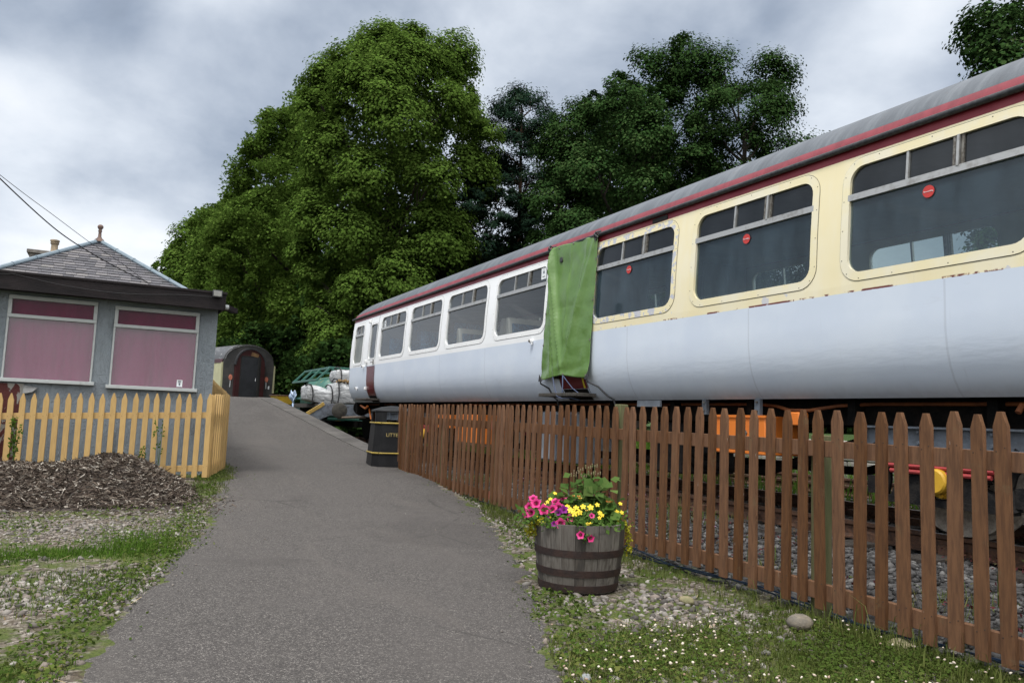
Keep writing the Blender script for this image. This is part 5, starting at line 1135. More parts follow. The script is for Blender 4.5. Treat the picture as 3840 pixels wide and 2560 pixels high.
# ================================================================== GROUND COVER
ICO=None
def ico():
    global ICO
    if ICO is None:
        bm=bmesh.new(); bmesh.ops.create_icosphere(bm,subdivisions=1,radius=1); ICO=(np.array([v.co[:] for v in bm.verts]),np.array([[v.index for v in f.verts] for f in bm.faces])); bm.free()
    return ICO
def blobs(name,C,sz,mats,rng,parent=None,jag=.22,smooth=False,flat=.7):
    v,f=ico(); n=len(C); k=len(v)
    q=rng.normal(size=(n,4)); q/=np.linalg.norm(q,axis=1,keepdims=True); a,b,c,d=q.T
    R=np.stack([1-2*(c*c+d*d),2*(b*c-a*d),2*(b*d+a*c),2*(b*c+a*d),1-2*(b*b+d*d),2*(c*d-a*b),2*(b*d-a*c),2*(c*d+a*b),1-2*(b*b+c*c)],1).reshape(n,3,3)
    s=sz[:,None]*rng.uniform([.75,.6,.45],[1.25,1.0,.8],(n,3))
    P_=v[None]*(1+rng.uniform(-jag,jag,(n,k,1)))*s[:,None,:]
    yaw=rng.uniform(0,2*PI,n); tl=rng.normal(0,.35,(n,2)); 
    P_=np.einsum('nij,nkj->nki',R,P_) if flat is None else P_
    if flat is not None:
        cx_,sx_=np.cos(yaw)[:,None],np.sin(yaw)[:,None]; x,y=P_[...,0].copy(),P_[...,1].copy(); P_[...,0]=x*cx_-y*sx_; P_[...,1]=x*sx_+y*cx_; P_[...,2]+=P_[...,0]*tl[:,:1]*.5+P_[...,1]*tl[:,1:]*.5
    P_+=C[:,None,:]
    F_=(f[None]+(np.arange(n)*k)[:,None,None]).reshape(-1,3)
    return ind_mesh(name,P_.reshape(-1,3),F_,mats,parent,smooth)
def islemat(name,stops,rough=.85,bump=0):
    t=newmat(name); r=t.n('ShaderNodeNewGeometry').outputs['Random Per Island']; c=t.ramp(r,stops)
    t.out(c,rough,0,.25,t.noise(t.pos(),90,3) if bump else None,bump); return t.m
M_PEB=islemat('pebbles',[(0,(.055,.050,.046)),(.25,(.12,.105,.092)),(.5,(.20,.165,.142)),(.72,(.155,.145,.135)),(.9,(.24,.215,.19)),(1,(.34,.32,.29))],.8,.2)
M_BAL=islemat('ballast_stones',[(0,(.022,.021,.021)),(.4,(.05,.048,.048)),(.75,(.088,.085,.085)),(1,(.16,.155,.15))],.8,.2)
def sample(n,x0,x1,y0,y1,test,rng):
    x=rng.uniform(x0,x1,n); y=rng.uniform(y0,y1,n); k=test(x,y); return x[k],y[k]
def onpath(x,y,m=0): return (x>pleft(y)-m)&(x<np.minimum(pright(y),fx(y)+.1)+m)
BARC=(3.0,4.78)
def notbar(x,y): return (x-BARC[0])**2+(y-BARC[1])**2>.29**2
def place(x,y,dz=0): return np.stack([x,y,gz(x,y)+dz],1)
rng=np.random.default_rng(101)
# right verge pebbles, dense patch in front of the barrel
def vr(x,y): return (x>pright(y)-.02)&(x<fx(y)+.05)&notbar(x,y)
def gravR(x,y):
    g_=np.exp(-(((x-3.25)/.42)**2+((y-4.05)/.55)**2))*1.3+np.exp(-(((x-2.35)/.3)**2+((y-2.75)/.25)**2))*1.0+.42*sm(vnoise(x*1.7,y*1.7,21),.5,.75)+.25*sm(y,5.5,7)+.35*np.exp(-((x-pright(y))/.10)**2)
    return g_
x,y=sample(26000,1.4,4.8,1.9,13,lambda x,y:vr(x,y)&(rng.uniform(0,1,len(x))<np.clip(gravR(x,y),.05,1)),rng)
sz=rng.gamma(3.0,.0045,len(x))+.005; st=blobs('gravel',place(x,y,.003),np.clip(sz,.005,.034),M_PEB,rng); stuff(st,'pinkish grey gravel scattered between the tarmac path and the brown fence','gravel')
# left verge pebbles
def vl(x,y): return (x<pleft(y)+.02)
def gravL(x,y): return .85*np.exp(-((y-5.55)/.55)**2)+.75*np.exp(-((y-4.45)/.35)**2)*(x<-.45)+.9*np.exp(-((y-8.1)/.75)**2)+.35*sm(vnoise(x*2,y*2,31),.52,.7)-.6*np.exp(-((y-7.0)/.35)**2)
x,y=sample(34000,-3.6,1.2,3.0,9.6,lambda x,y:vl(x,y)&(rng.uniform(0,1,len(x))<np.clip(gravL(x,y),.04,1)),rng)
sz=np.clip((rng.gamma(3.0,.0042,len(x))+.005)*np.where(y>7.3,.75,1.1),.004,.03); st=blobs('gravel',place(x,y,.003),sz,M_PEB,rng); stuff(st,'pale pebbly gravel patches on the verge left of the path','gravel')
# ballast
x,y=sample(24000,4.0,9.0,1.0,14,lambda x,y:(x>fx(y)+.12)&(rng.uniform(0,1,len(x))<np.where(x<5.9,1,.55)),rng)
st=blobs('ballast',place(x,y,.005),rng.uniform(.014,.036,len(x)),M_BAL,rng,jag=.42); stuff(st,'grey angular ballast stones between the brown fence and the rails','ballast')
x,y=sample(2500,5.2,8.6,14,30,lambda x,y:x>5.2,rng); st=blobs('ballast',place(x,y,.01),rng.uniform(.03,.055,len(x)),M_BAL,rng,jag=.3); stuff(st,'grey ballast stones under the far end of the carriage and the wagon','ballast')
def grass(name,x,y,h,wd,mats,rng,label=None,lean=.45,cat='grass',parent=None,dz=0):
    n=len(x); b=place(x,y,dz-.004); a=rng.uniform(0,2*PI,n); tx_=np.stack([np.cos(a),np.sin(a),0*a],1)*(wd*rng.uniform(.6,1.3,n))[:,None]*.5
    l=rng.uniform(0,2*PI,n); d=np.stack([np.cos(l),np.sin(l),0*l],1)*(h*lean*rng.uniform(.1,1.3,n))[:,None]
    up=np.array([0,0,1.])*h[:,None]; m=b+d*.35+up*.6
    Q=np.stack([b-tx_,b+tx_,m+tx_*.8,b+d+up*np.clip(1-lean*.4,.5,1),],1); Q2=np.stack([b-tx_,m+tx_*.8,b+d+up*np.clip(1-lean*.4,.5,1),m-tx_*.8],1)
    Q=np.stack([b-tx_,b+tx_,m+tx_*.75,m-tx_*.75],1); T_=b+d+up*np.clip(1-lean*.4,.5,1)
    Vv=np.concatenate([Q,T_[:,None]],1).reshape(-1,3); o=np.arange(n)*5
    F4=np.stack([o,o+1,o+2,o+3],1); F3=np.stack([o+3,o+2,o+4,o+4],1)
    F_=np.concatenate([np.stack([o,o+1,o+2],1),np.stack([o,o+2,o+3],1),np.stack([o+3,o+2,o+4],1)])
    ob=ind_mesh(name,Vv,F_,mats,parent,False); stuff(ob,label,cat); return ob
M_GR=leafmat('grass_blades',(.066,.096,.020),(.11,.142,.036),(.21,.195,.085),.3,.6)
M_GRB=leafmat('grass_bright',(.048,.105,.014),(.078,.15,.022),(.13,.19,.042),.3,.6)
M_MOSS=leafmat('moss_and_clover',(.045,.082,.016),(.078,.122,.026),(.145,.15,.045),.25,.7)
M_DRY=islemat('dry_straw',[(0,(.26,.19,.10)),(1,(.45,.36,.2))],.8)
# tufts along the brown fence
x,y=sample(60000,3.2,5,2.0,12.8,lambda x,y:(np.abs(x-fx(y)+.06)<.26*(.35+vnoise(x*2.4,y*2.4,41)))&(rng.uniform(0,1,len(x))<sm(vnoise(x*1.3,y*1.3,42),.25,.8)*.75)&vr(x,y),rng)
grass('grass',x,y,rng.gamma(3,.022,len(x))*(.7+.9*sm(vnoise(x*1.5,y*1.5,43),.5,.9))+.02,np.full(len(x),.005),M_GR,rng,'tufts of long grass along the foot of the brown fence',.7)
# lower right clover lawn
def clov(x,y): return np.clip(sm(3.75+.3*(vnoise(x*2,y*2,51)-.5)-y+.12*(x-2.6),-.15,.35)-.75*np.exp(-(((x-2.35)/.26)**2+((y-2.72)/.2)**2)),0,1)
x,y=sample(60000,1.6,4.4,1.9,4.4,lambda x,y:vr(x,y)&(rng.uniform(0,1,len(x))<clov(x,y)),rng)
grass('grass',x,y,rng.gamma(3,.010,len(x))+.012,np.full(len(x),.004),M_GR,rng,'short green turf in the lower right corner by the fence',.8)
x,y=sample(30000,1.6,4.4,1.9,4.5,lambda x,y:vr(x,y)&(rng.uniform(0,1,len(x))<clov(x,y)*sm(vnoise(x*3,y*3,52),.25,.6)),rng)
C=place(x,y,.0); C[:,2]+=rng.uniform(.012,.045,len(x)); ob=arr_mesh('clover_leaves',leaf_quads(C,unit(rng.normal(size=(len(x),3))*.35+np.array([0,0,1])),.017,.9,rng),4,M_MOSS); stuff(ob,'low clover leaves spread through the turf beside the fence','clover')
x,y=sample(620,1.7,4.2,2.0,3.75,lambda x,y:vr(x,y)&(rng.uniform(0,1,len(x))<clov(x,y)*sm(vnoise(x*2.6,y*2.6,53),.35,.7)),rng)
C=place(x,y,0); C[:,2]+=rng.uniform(.045,.085,len(x)); M_CLOV=islemat('clover_flowers',[(0,(.26,.17,.12)),(.35,(.46,.37,.30)),(.7,(.60,.55,.46)),(1,(.55,.42,.38))],.8)
ob=blobs('clover_flowers',C,rng.uniform(.006,.0098,len(x)),M_CLOV,rng,jag=.3); stuff(ob,'white clover flower heads dotted over the turf at lower right','clover')
# broad low weeds on both path edges
def weeds(name,n,box,test,size,m,label,seed,hz=(.005,.05)):
    rg=np.random.default_rng(seed); x,y=sample(n,*box,lambda x,y:test(x,y,rg),rg); C=place(x,y,0); C[:,2]+=rg.uniform(*hz,len(x))
    ob=arr_mesh(name,leaf_quads(C,unit(rg.normal(size=(len(x),3))*.55+np.array([0,0,1])),size,.62,rg),4,m); return stuff(ob,label,'weeds')
weeds('weeds',42000,(1.4,4.9,2.0,13.0),lambda x,y,r:vr(x,y)&(r.uniform(0,1,len(x))<np.clip(.75*np.exp(-((x-pright(y)-.18)/.20)**2)*sm(vnoise(x*1.6,y*1.6,61),.3,.6)+.22*sm(vnoise(x*2.2,y*2.2,62),.5,.75)+.5*np.exp(-(((x-2.55)/.25)**2+((y-4.2)/.35)**2)),0,1)),.032,M_MOSS,'low green weeds along the right edge of the tarmac path',62)
weeds('weeds',110000,(-3.6,1.9,3.0,12.6),lambda x,y,r:vl(x,y)&(r.uniform(0,1,len(x))<np.clip(.85*np.exp(-((x-pleft(y)+.17)/.16)**2)*(.4+.6*sm(vnoise(x*1.4,y*1.4,63),.25,.6))+.16*sm(vnoise(x*2.2,y*2.2,64),.45,.7)+.45*sm(4.6-y,-.2,.6)*sm(vnoise(x*2,y*2,65),.3,.55),0,1)),.026,M_MOSS,'green moss and weeds along the left edge of the tarmac path',66)
def band(x,y): return np.exp(-((y-6.95-.15*(vnoise(x*1.2,1,71)-.5))/.24)**2)*sm(vnoise(x*1.1+3,y*.4,72),.12,.4)+.9*np.exp(-(((x-.35)/.28)**2+((y-7.35)/.35)**2))+.8*np.exp(-(((x+1.3)/.4)**2+((y-8.3)/.2)**2))
x,y=sample(75000,-3.2,1.0,6.0,8.8,lambda x,y:vl(x,y)&(rng.uniform(0,1,len(x))<np.clip(band(x,y),0,1)),rng)
grass('grass',x,y,rng.gamma(3,.011,len(x))+.012,np.full(len(x),.0055),M_GRB,rng,'bright strip of short grass across the verge left of the path',.7)
x,y=sample(48000,-3.2,0.4,3.0,6.2,lambda x,y:vl(x,y)&(rng.uniform(0,1,len(x))<sm(vnoise(x*1.8,y*1.8,73),.40,.70)*.75+.5*(y<4.1)),rng)
grass('grass',x,y,rng.gamma(3,.009,len(x))+.01,np.full(len(x),.005),M_MOSS,rng,'thin mossy grass among the stones at lower left',.8)
x,y=sample(9000,-3.2,-.3,4.9,5.9,lambda x,y:(rng.uniform(0,1,len(x))<np.exp(-(((x+1.5)/.7)**2+((y-5.15)/.22)**2))),rng)
grass('dry_moss',x,y,rng.gamma(3,.006,len(x))+.008,np.full(len(x),.006),islemat('brown_moss',[(0,(.10,.055,.02)),(1,(.22,.14,.06))]),rng,'patch of brown dried moss among the stones at left','.5' and .8,'moss')
x,y=sample(420,-3,4.6,2.2,9.5,lambda x,y:(vl(x,y)|vr(x,y)),rng)
a=rng.uniform(0,2*PI,len(x)); L_=rng.uniform(.04,.16,len(x)); p0=place(x,y,.014); dv=np.stack([np.cos(a)*L_,np.sin(a)*L_,rng.uniform(0,.02,len(x))],1); nv=np.stack([-np.sin(a),np.cos(a),0*a],1)*.0018
ob=arr_mesh('dry_straw',np.stack([p0-nv,p0+nv,p0+dv+nv,p0+dv-nv],1),4,M_DRY); stuff(ob,'loose dry straw stalks lying on the verges','straw')
x,y=sample(9000,-.6,4.8,2.2,13,lambda x,y:onpath(x,y)&(rng.uniform(0,1,len(x))<.75*np.exp(-np.minimum(x-pleft(y),np.minimum(pright(y),fx(y))-x)/.07)+.006),rng)
C=np.stack([x,y,Lz(y)+.026],1); st=blobs('grit',C,rng.uniform(.003,.009,len(x)),M_PEB,rng,jag=.35); stuff(st,'loose grit strewn along the tarmac edges','grit')
x,y=sample(60000,-.6,4.8,2.2,13,lambda x,y:onpath(x,y)&(rng.uniform(0,1,len(x))<.8*np.exp(-np.minimum(x-pleft(y),np.minimum(pright(y),fx(y))-x)/.075)*sm(vnoise(x*3,y*3,88),.38,.6)),rng)
C=np.stack([x,y,Lz(y)+rng.uniform(.015,.03,len(x))],1); ob=arr_mesh('edge_moss',leaf_quads(C,unit(rng.normal(size=(len(x),3))*.5+np.array([0,0,1])),.02,.7,rng),4,M_MOSS); stuff(ob,'moss and small weeds creeping over the tarmac edges','moss')
# grass at yellow fence foot
x,y=sample(9000,.9,2.3,10.0,14.6,lambda x,y:(x<pleft(y)+.12)&(x>pleft(y)-.34)&(rng.uniform(0,1,len(x))<.3+.7*vnoise(x*3,y*3,75)),rng)
ob=weeds('weeds',0,(0,1,0,1),lambda x,y,r:x>0,.03,M_MOSS,'x',1) if False else grass('grass',x,y,rng.gamma(3,.014,len(x))+.015,np.full(len(x),.007),M_GR,rng,'grass and moss at the corner of the yellow fence',.8)
# far verge behind the tracks + weeds in the ballast
x,y=sample(60000,9.0,17,3,24,lambda x,y:(x>12.3+.6*(vnoise(y*.6,x*.6,76)-.5))|((x>8.75)&(x<9.5)&(rng.uniform(0,1,len(x))<.5)),rng)
grass('grass',x,y,rng.gamma(3,.07,len(x))+.06,np.full(len(x),.018),M_GRB,rng,'tall green grass on the far side of the tracks under the carriage',.5)
M_HERB=islemat('red_herb_leaves',[(0,(.045,.010,.012)),(.6,(.085,.018,.02)),(.8,(.06,.05,.02)),(1,(.06,.075,.02))])
x,y=sample(40000,4.4,9,2,12,lambda x,y:(rng.uniform(0,1,len(x))<sm(vnoise(x*1.4,y*1.4,77),.48,.68)*.8*np.where((x>5.2),1,.45)),rng)
C=place(x,y,0); C[:,2]+=rng.uniform(.02,.14,len(x)); ob=arr_mesh('red_herb',leaf_quads(C,unit(rng.normal(size=(len(x),3))+np.array([0,0,.6])),.028,.5,rng),4,M_HERB); stuff(ob,'dark red leaved herbs growing in the ballast by the rails','weeds')
C2=C[::170]+np.array([0,0,.05]); ob=blobs('herb_flowers',C2,np.full(len(C2),.010),mat('herb_pink',(.55,.30,.50),rough=.7),rng); stuff(ob,'tiny pink flowers on the red herbs in the ballast','flowers')
x,y=sample(8000,4.3,6,2,12,lambda x,y:(x>fx(y)+.15)&(rng.uniform(0,1,len(x))<sm(vnoise(x*1.9,y*1.9,78),.62,.75)),rng)
grass('grass',x,y,rng.gamma(3,.03,len(x))+.02,np.full(len(x),.006),M_GR,rng,'sparse grass tufts growing in the ballast behind the brown fence',.6)

# ------------------------------------------------------------------ loose stones, cable
M_STONE=mat('boulder_stone',(.20,.17,.13),(.13,.115,.095),16,rough=.85,bump=.35,bscale=60); M_STONE2=mat('boulder_mossy',(.26,.22,.13),(.16,.15,.08),14,rough=.9,bump=.4)
def boulder(loc,s,m,label,seed):
    bm=bmesh.new(); bmesh.ops.create_icosphere(bm,subdivisions=3,radius=1)
    for v in bm.verts:
        k=1+.22*(float(vnoise(v.co.x*1.4+5,v.co.y*1.4+v.co.z,seed))-.5); v.co=V((v.co.x*s[0]*k,v.co.y*s[1]*k,v.co.z*s[2]*k))
    me=bpy.data.meshes.new('boulder'); bm.to_mesh(me); bm.free(); me.materials.append(m); me.polygons.foreach_set('use_smooth',[True]*len(me.polygons))
    o=bpy.data.objects.new('boulder',me); COL.objects.link(o); o.location=loc; o.rotation_euler=(0,0,seed); ORG[o.name]=V(loc); tag(o,label,'stone')
boulder((3.62,3.36,.060),(.076,.062,.048),M_STONE,'smooth pale rounded stone at the foot of the green fence post',3)
boulder((3.88,2.90,.015),(.085,.07,.05),M_STONE2,'mossy tan stone half hidden under the fence pickets near the right edge',5)
boulder((1.95,3.02,.035),(.034,.024,.02),mat('pebble_grey',(.27,.28,.29),(.2,.21,.22),12,rough=.7),'smooth grey egg shaped pebble on the path edge',7)
boulder((3.42,4.12,.03),(.06,.045,.03),M_STONE2,'flat tan stone lying in the grass before the fence',11)
mb=MB()
for o_,ph in ((.0,0),(.035,1.3)):
    mb.tube([(float(fx(y))+.10+o_+.03*sin(y*2.2+ph),y,float(gz(fx(y)+.1,y))+.045+.02*sin(y*3.1+ph)) for y in np.arange(1.2,6.6,.12)],.006,6)
cb=mb.build('blue_cable',M_WIREBLUE); tag(cb,'pair of blue cables lying along the ground behind the brown fence','cable'); at_origin(cb,(4,3,.05))

# ================================================================== BARK HEAP
def heap(x,y):
    h=.44*sm(11.3-y*.0-.0,0,1)
    prof=sm(y,8.95+.22*(x>-.2)*0,10.45)*(1-.10*sm(y,10.6,11.4))
    end=sm(1.18-x-.10*(y-9.4),0,.80)
    lump=.10*(vnoise(x*1.3,y*1.3,91)-.4)+.05*(vnoise(x*4,y*4,92)-.5)
    left=1-.30*sm(-x,-.1,.6)+.05*sm(-x,1.0,2.0)
    return np.maximum(0,(.30*left+lump*.8)*prof*end)
hx=np.linspace(-4.2,1.25,110); hy=np.linspace(8.75,11.42,60); HX,HY=np.meshgrid(hx,hy); HZ_=gz(HX,HY)+heap(HX,HY)+.012*(vnoise(HX*22,HY*22,93)-.5)-.012
a=np.arange(59*109); jj,i0=a//109,a%109; a=jj*110+i0; fs=np.stack([a,a+1,a+111,a+110],1)
BH=thing('bark_heap',(-1,10,.1),'long heap of dark shredded bark mulch in front of the yellow fence','heap')
M_MULCH=mat('mulch_dark',(.030,.023,.019),(.062,.048,.040),22,rough=.95,bump=.9,bscale=40)
ind_mesh('mulch',np.stack([HX,HY,HZ_],-1).reshape(-1,3),fs,M_MULCH,BH)
M_CHIP=islemat('bark_chips',[(0,(.028,.020,.016)),(.45,(.064,.046,.035)),(.75,(.12,.093,.071)),(.90,(.23,.20,.165)),(1,(.44,.40,.35))],.85)
rg=np.random.default_rng(95); n=42000; x=rg.uniform(-3.6,1.35,n); y=rg.uniform(8.75,11.40,n); hh=heap(x,y); k=(hh>.02)|(rg.uniform(0,1,n)<.14*(x>-.9)*(hh>-.1)*(y<9.9)); x,y,hh=x[k],y[k],hh[k]; n=len(x)
C=np.stack([x,y,gz(x,y)+hh+rg.uniform(.0,.022,n)],1); a=rg.uniform(0,2*PI,n); L_=rg.gamma(2.4,.008,n)+.009; Wd=rg.uniform(.0025,.008,n)
D_=np.stack([np.cos(a),np.sin(a),rg.normal(0,.35,n)],1)*L_[:,None]; U_=unit(np.cross(D_,rg.normal(size=(n,3))))*Wd[:,None]
ob=arr_mesh('bark_chips',np.stack([C-D_-U_*.6,C-D_*.9+U_,C+D_+U_*.5,C+D_*.95-U_],1),4,M_CHIP,BH); ob['kind']='stuff'
# weeds by yellow fence
def stemweed(loc,h,n,label,seed,broad=.05):
    rg=np.random.default_rng(seed); T=thing('weed_plant',loc,label,'weed'); mb=MB(); qs=[]
    for k in range(n):
        a=rg.uniform(0,2*PI); l=h*rg.uniform(.7,1.05); e=(loc[0]+cos(a)*l*.14,loc[1]+sin(a)*.03-.02,loc[2]+l); m=(loc[0]+cos(a)*l*.05,loc[1]-.01,loc[2]+l*.5); mb.tube([loc,m,e],[.004,.003,.0015],5)
        for j in range(16):
            s_=rg.uniform(.15,1); c=V(loc).lerp(V(e),s_); qs.append((c+V((rg.uniform(-.05,.05)*(1.3-s_),rg.uniform(-.04,.02),rg.uniform(-.01,.02))))[:]) 
    mb.build('stem',mat('weed_stem',(.08,.12,.03),rough=.8) if 'weed_stem' not in MATS else MATS['weed_stem'],T)
    C=np.array(qs); arr_mesh('leaves',leaf_quads(C,unit(rg.normal(size=C.shape)+np.array([0,-.6,.5])),broad,.5,rg),4,M_GRB,T)
stemweed((.60,11.17,.40),.62,2,'tall thin weed growing up in front of the yellow fence right half',1,.045)
stemweed((.40,11.17,.42),.25,2,'short weed in front of the yellow fence beside the tall thin weed',2,.04)
stemweed((-1.0,11.25,.40),.62,7,'straggly seeding dock weed at the left end of the yellow fence',3,.045)

# ================================================================== BARREL PLANTER AND FLOWERS
t=newmat('barrel_staves'); co_=t.n('ShaderNodeTexCoord').outputs['Object']; isl=t.n('ShaderNodeNewGeometry').outputs['Random Per Island']
p=t.pos((1,1,.10)); g1=t.noise(p,60,5,.65)
c=t.ramp(isl,[(0,(.035,.031,.028)),(.35,(.095,.085,.076)),(.7,(.15,.137,.122)),(1,(.20,.183,.16))]); c=t.mix(t.step(g1,.42,.68),c,(.075,.064,.055))
c=t.mix(t.math('MULTIPLY',t.step(t.noise(t.pos(),8,5,.7),.56,.70),.6),c,(.035,.03,.027)); t.out(c,.85,0,.25,g1,.4,.008); M_STAVE=t.m
M_HOOP=mat('rusty_hoop',(.042,.024,.020),(.028,.019,.018),14,rough=.7,bump=.25,metal=.2)
PB=thing('barrel_planter',(BARC[0],BARC[1],.03),'weathered half whisky barrel with three rusty hoops standing by the brown fence','planter')
def br(z): s_=(z-.03)/.435; return .262+.052*sin(min(1,s_*.85+.12)*PI/2)**1.0+.004*s_ - .0
mb=MB(); a=0; rs=random.Random(3); edges=[]
while a<2*PI-.12: edges.append(a); a+=rs.uniform(.19,.36)
edges.append(2*PI)
zsb=[.02,.08,.16,.25,.34,.42,.465]
for a0,a1 in zip(edges[:-1],edges[1:]):
    nseg=3; rows=[]; jit=rs.uniform(-.002,.002); top=rs.uniform(-.004,.004)
    for z_ in zsb:
        R_=br(z_)+jit; zq=z_+(top if z_==zsb[-1] else 0)
        o_=[(BARC[0]+R_*cos(a0+.004+(a1-a0-.008)*k/nseg),BARC[1]+R_*sin(a0+.004+(a1-a0-.008)*k/nseg),zq) for k in range(nseg+1)]
        i_=[(BARC[0]+(R_-.026)*cos(a0+.004+(a1-a0-.008)*k/nseg),BARC[1]+(R_-.026)*sin(a0+.004+(a1-a0-.008)*k/nseg),zq) for k in range(nseg,-1,-1)]
        rows.append(o_+i_)
    loft(mb,rows)
mb.build('staves',M_STAVE,PB,ang=35)
for z0,z1 in ((.025,.072),(.125,.172),(.255,.302)):
    mb=MB(); mb.lathe([(br(z0)-.002,z0),(br(z0)+.005,z0),(br((z0+z1)/2)+.0055,(z0+z1)/2),(br(z1)+.005,z1),(br(z1)-.002,z1)],(BARC[0],BARC[1],0),64,cap=False)
    for q in (-.9,-.84): mb.lathe([(.006,.0),(.004,.004)],(BARC[0]+(br(z0)+.005)*cos(q),BARC[1]+(br(z0)+.005)*sin(q),(z0+z1)/2),8,axis='Y')
    mb.build('hoop',M_HOOP,PB,ang=40)
mb=MB(); mb.lathe([(.01,.425),(.15,.435),(.275,.42)],(BARC[0],BARC[1],0),32,cap=False); mb.build('soil',mat('potting_soil',(.03,.022,.016),(.05,.038,.028),30,rough=.95,bump=.8),PB)
L_FLW=leafmat('planter_leaves',(.045,.095,.020),(.075,.145,.030),(.12,.19,.05),.3,.5); L_GER=leafmat('geranium_leaves',(.05,.10,.025),(.085,.15,.04),(.14,.20,.06),.3,.5)
L_JEN=leafmat('golden_creeper_leaves',(.22,.22,.02),(.36,.34,.03),(.50,.46,.06),.3,.5)
def flmat(name,c1,c2): 
    t=newmat(name); p=t.pos(); c=t.mix(t.step(t.noise(p,60,3),.4,.65),c1,c2); pb=t.out(c,.55,0,.2); pb.inputs['Subsurface Weight'].default_value=.0; return t.m
F_PINK=flmat('petunia_pink',(.56,.03,.17),(.50,.055,.22)); F_PINKC=flmat('petunia_throat',(.20,.005,.05),(.3,.01,.08)); F_PUR=flmat('petunia_purple',(.14,.006,.13),(.22,.02,.2)); F_YEL=flmat('bidens_yellow',(.70,.50,.02),(.74,.58,.06)); F_ORG=flmat('begonia_orange',(.80,.26,.08),(.80,.42,.14)); F_CRM=flmat('begonia_cream',(.78,.60,.20),(.80,.45,.22)); F_GERB=flmat('geranium_bud',(.20,.15,.10),(.16,.17,.07))
def trumpet(mb,c,nrm,R_,mi=0,mc=1,petals=5,depth=.8):
    c=V(c); n=V(nrm).normalized(); u=n.cross(V((.3,.1,1))).normalized(); w_=n.cross(u); N_=20; b=len(mb.v)
    rings=[(.10,-depth*R_,0),(.28,-depth*R_*.45,0),(.55,-.12*R_,.05),(1.0,0.06*R_,.16)]
    for rr0,zz0,rf in rings:
        for k in range(N_):
            a=2*PI*k/N_; r_=R_*rr0*(1+rf*cos(petals*a)); mb.v.append(tuple(c+u*r_*cos(a)+w_*r_*sin(a)+n*(zz0+(.05*R_*sin(petals*2*a) if rr0==1 else 0))))
    for j in range(3):
        for k in range(N_): mb.f.append((b+j*N_+k,b+j*N_+(k+1)%N_,b+(j+1)*N_+(k+1)%N_,b+(j+1)*N_+k)); mb.m.append(mc if j<2 else mi)
    mb.f.append(tuple(b+k for k in range(N_))); mb.m.append(mc)
def daisy(mb,c,nrm,R_,petals=5,mi=0):
    c=V(c); n=V(nrm).normalized(); u=n.cross(V((.3,.1,1))).normalized(); w_=n.cross(u)
    for k in range(petals):
        a=2*PI*k/petals; d=u*cos(a)+w_*sin(a); s_=n.cross(d); mb.add([c,c+d*R_*.55+s_*R_*.34+n*R_*.08,c+d*R_*.95+s_*R_*.2,c+d*R_*.95-s_*R_*.2,c+d*R_*.55-s_*R_*.34+n*R_*.08],[(0,1,2,3,4)],mi)
    mb.lathe([(R_*.18,0),(R_*.12,R_*.1)],c,8,mi=1)
def rose(mb,c,R_,rg):
    c=V(c)
    for k in range(11):
        a=k*2.4; t_=k/11; d=V((cos(a),sin(a),.5+.9*(1-t_))).normalized(); u=d.cross(V((0,0,1))).normalized(); w_=d.cross(u); r_=R_*(.45+.55*t_)
        mb.add([c,c+d*r_*.6+u*r_*.5,c+d*r_*1.02+u*r_*.3-w_*r_*.12,c+d*r_*1.05-u*r_*.3-w_*r_*.12,c+d*r_*.6-u*r_*.5],[(0,1,2,3,4)],k%2)
def foliage(T,name,pts,n,spread,size,m,seed,asp=.7,upw=.9,stems=None):
    rg=np.random.default_rng(seed); P_=np.array(pts); k=rg.choice(len(P_),n); C=P_[k]+rg.normal(size=(n,3))*np.array(spread); arr_mesh(name,leaf_quads(C,unit(rg.normal(size=(n,3))*.55+np.array([-.15,-.45,upw])),size,asp,rg),4,m,T)
bx0,by0=BARC; top=.47
cl=V((-.60,-.80,0)); rt=V((.893,-.451,0)); tw=V((-.451,-.893,0))     # rt = to the viewer's right, tw = towards the path
def bp(r_,t_,z_): q=V((bx0,by0,0))+rt*r_+tw*t_; return (q.x,q.y,z_)
def plant(name,label,pts_leaf,nl,spread,size,lm,seed,flowers,cat='flowering plant',asp=.7):
    T=thing(name,bp(pts_leaf[0][0],pts_leaf[0][1],.44),label,cat); foliage(T,'leaves',[bp(*q) for q in pts_leaf],nl,spread,size,lm,seed,asp)
    mb=MB()
    for kind,q,nr,R_ in flowers: mb.tube([bp(q[0]*.6,q[1]*.4,.45),bp(q[0]*.9,q[1]*.8,(q[2]+.45)/2+.02),bp(*q)],[.003,.0025,.002],5)
    mb.build('stems',MATS.get('flower_stem') or mat('flower_stem',(.09,.13,.03),rough=.7),T)
    for kind,q,nr,R_ in flowers:
        R_*=.86; mb=MB(); n_=rt*nr[0]+tw*nr[1]+V((0,0,nr[2])); c=bp(*q)
        if kind=='pink': trumpet(mb,c,n_,R_); mm=[F_PINK,F_PINKC]
        elif kind=='pur': trumpet(mb,c,n_,R_); mm=[F_PUR,F_PUR]
        elif kind=='yel': daisy(mb,c,n_,R_); mm=[F_YEL,F_CRM]
        elif kind=='org': rose(mb,c,R_,None); mm=[F_ORG,F_CRM]
        elif kind=='crm': rose(mb,c,R_,None); mm=[F_CRM,F_YEL]
        else:
            for k in range(7): mb.lathe([(.001,-.008),(.006,0),(.001,.008)],(c[0]+.02*cos(k*2.1),c[1]+.02*sin(k*2.1),c[2]+.008*sin(k*5)),6)
            mm=[F_GERB]
        mb.build('flower',mm,T,ang=60,fix=False)
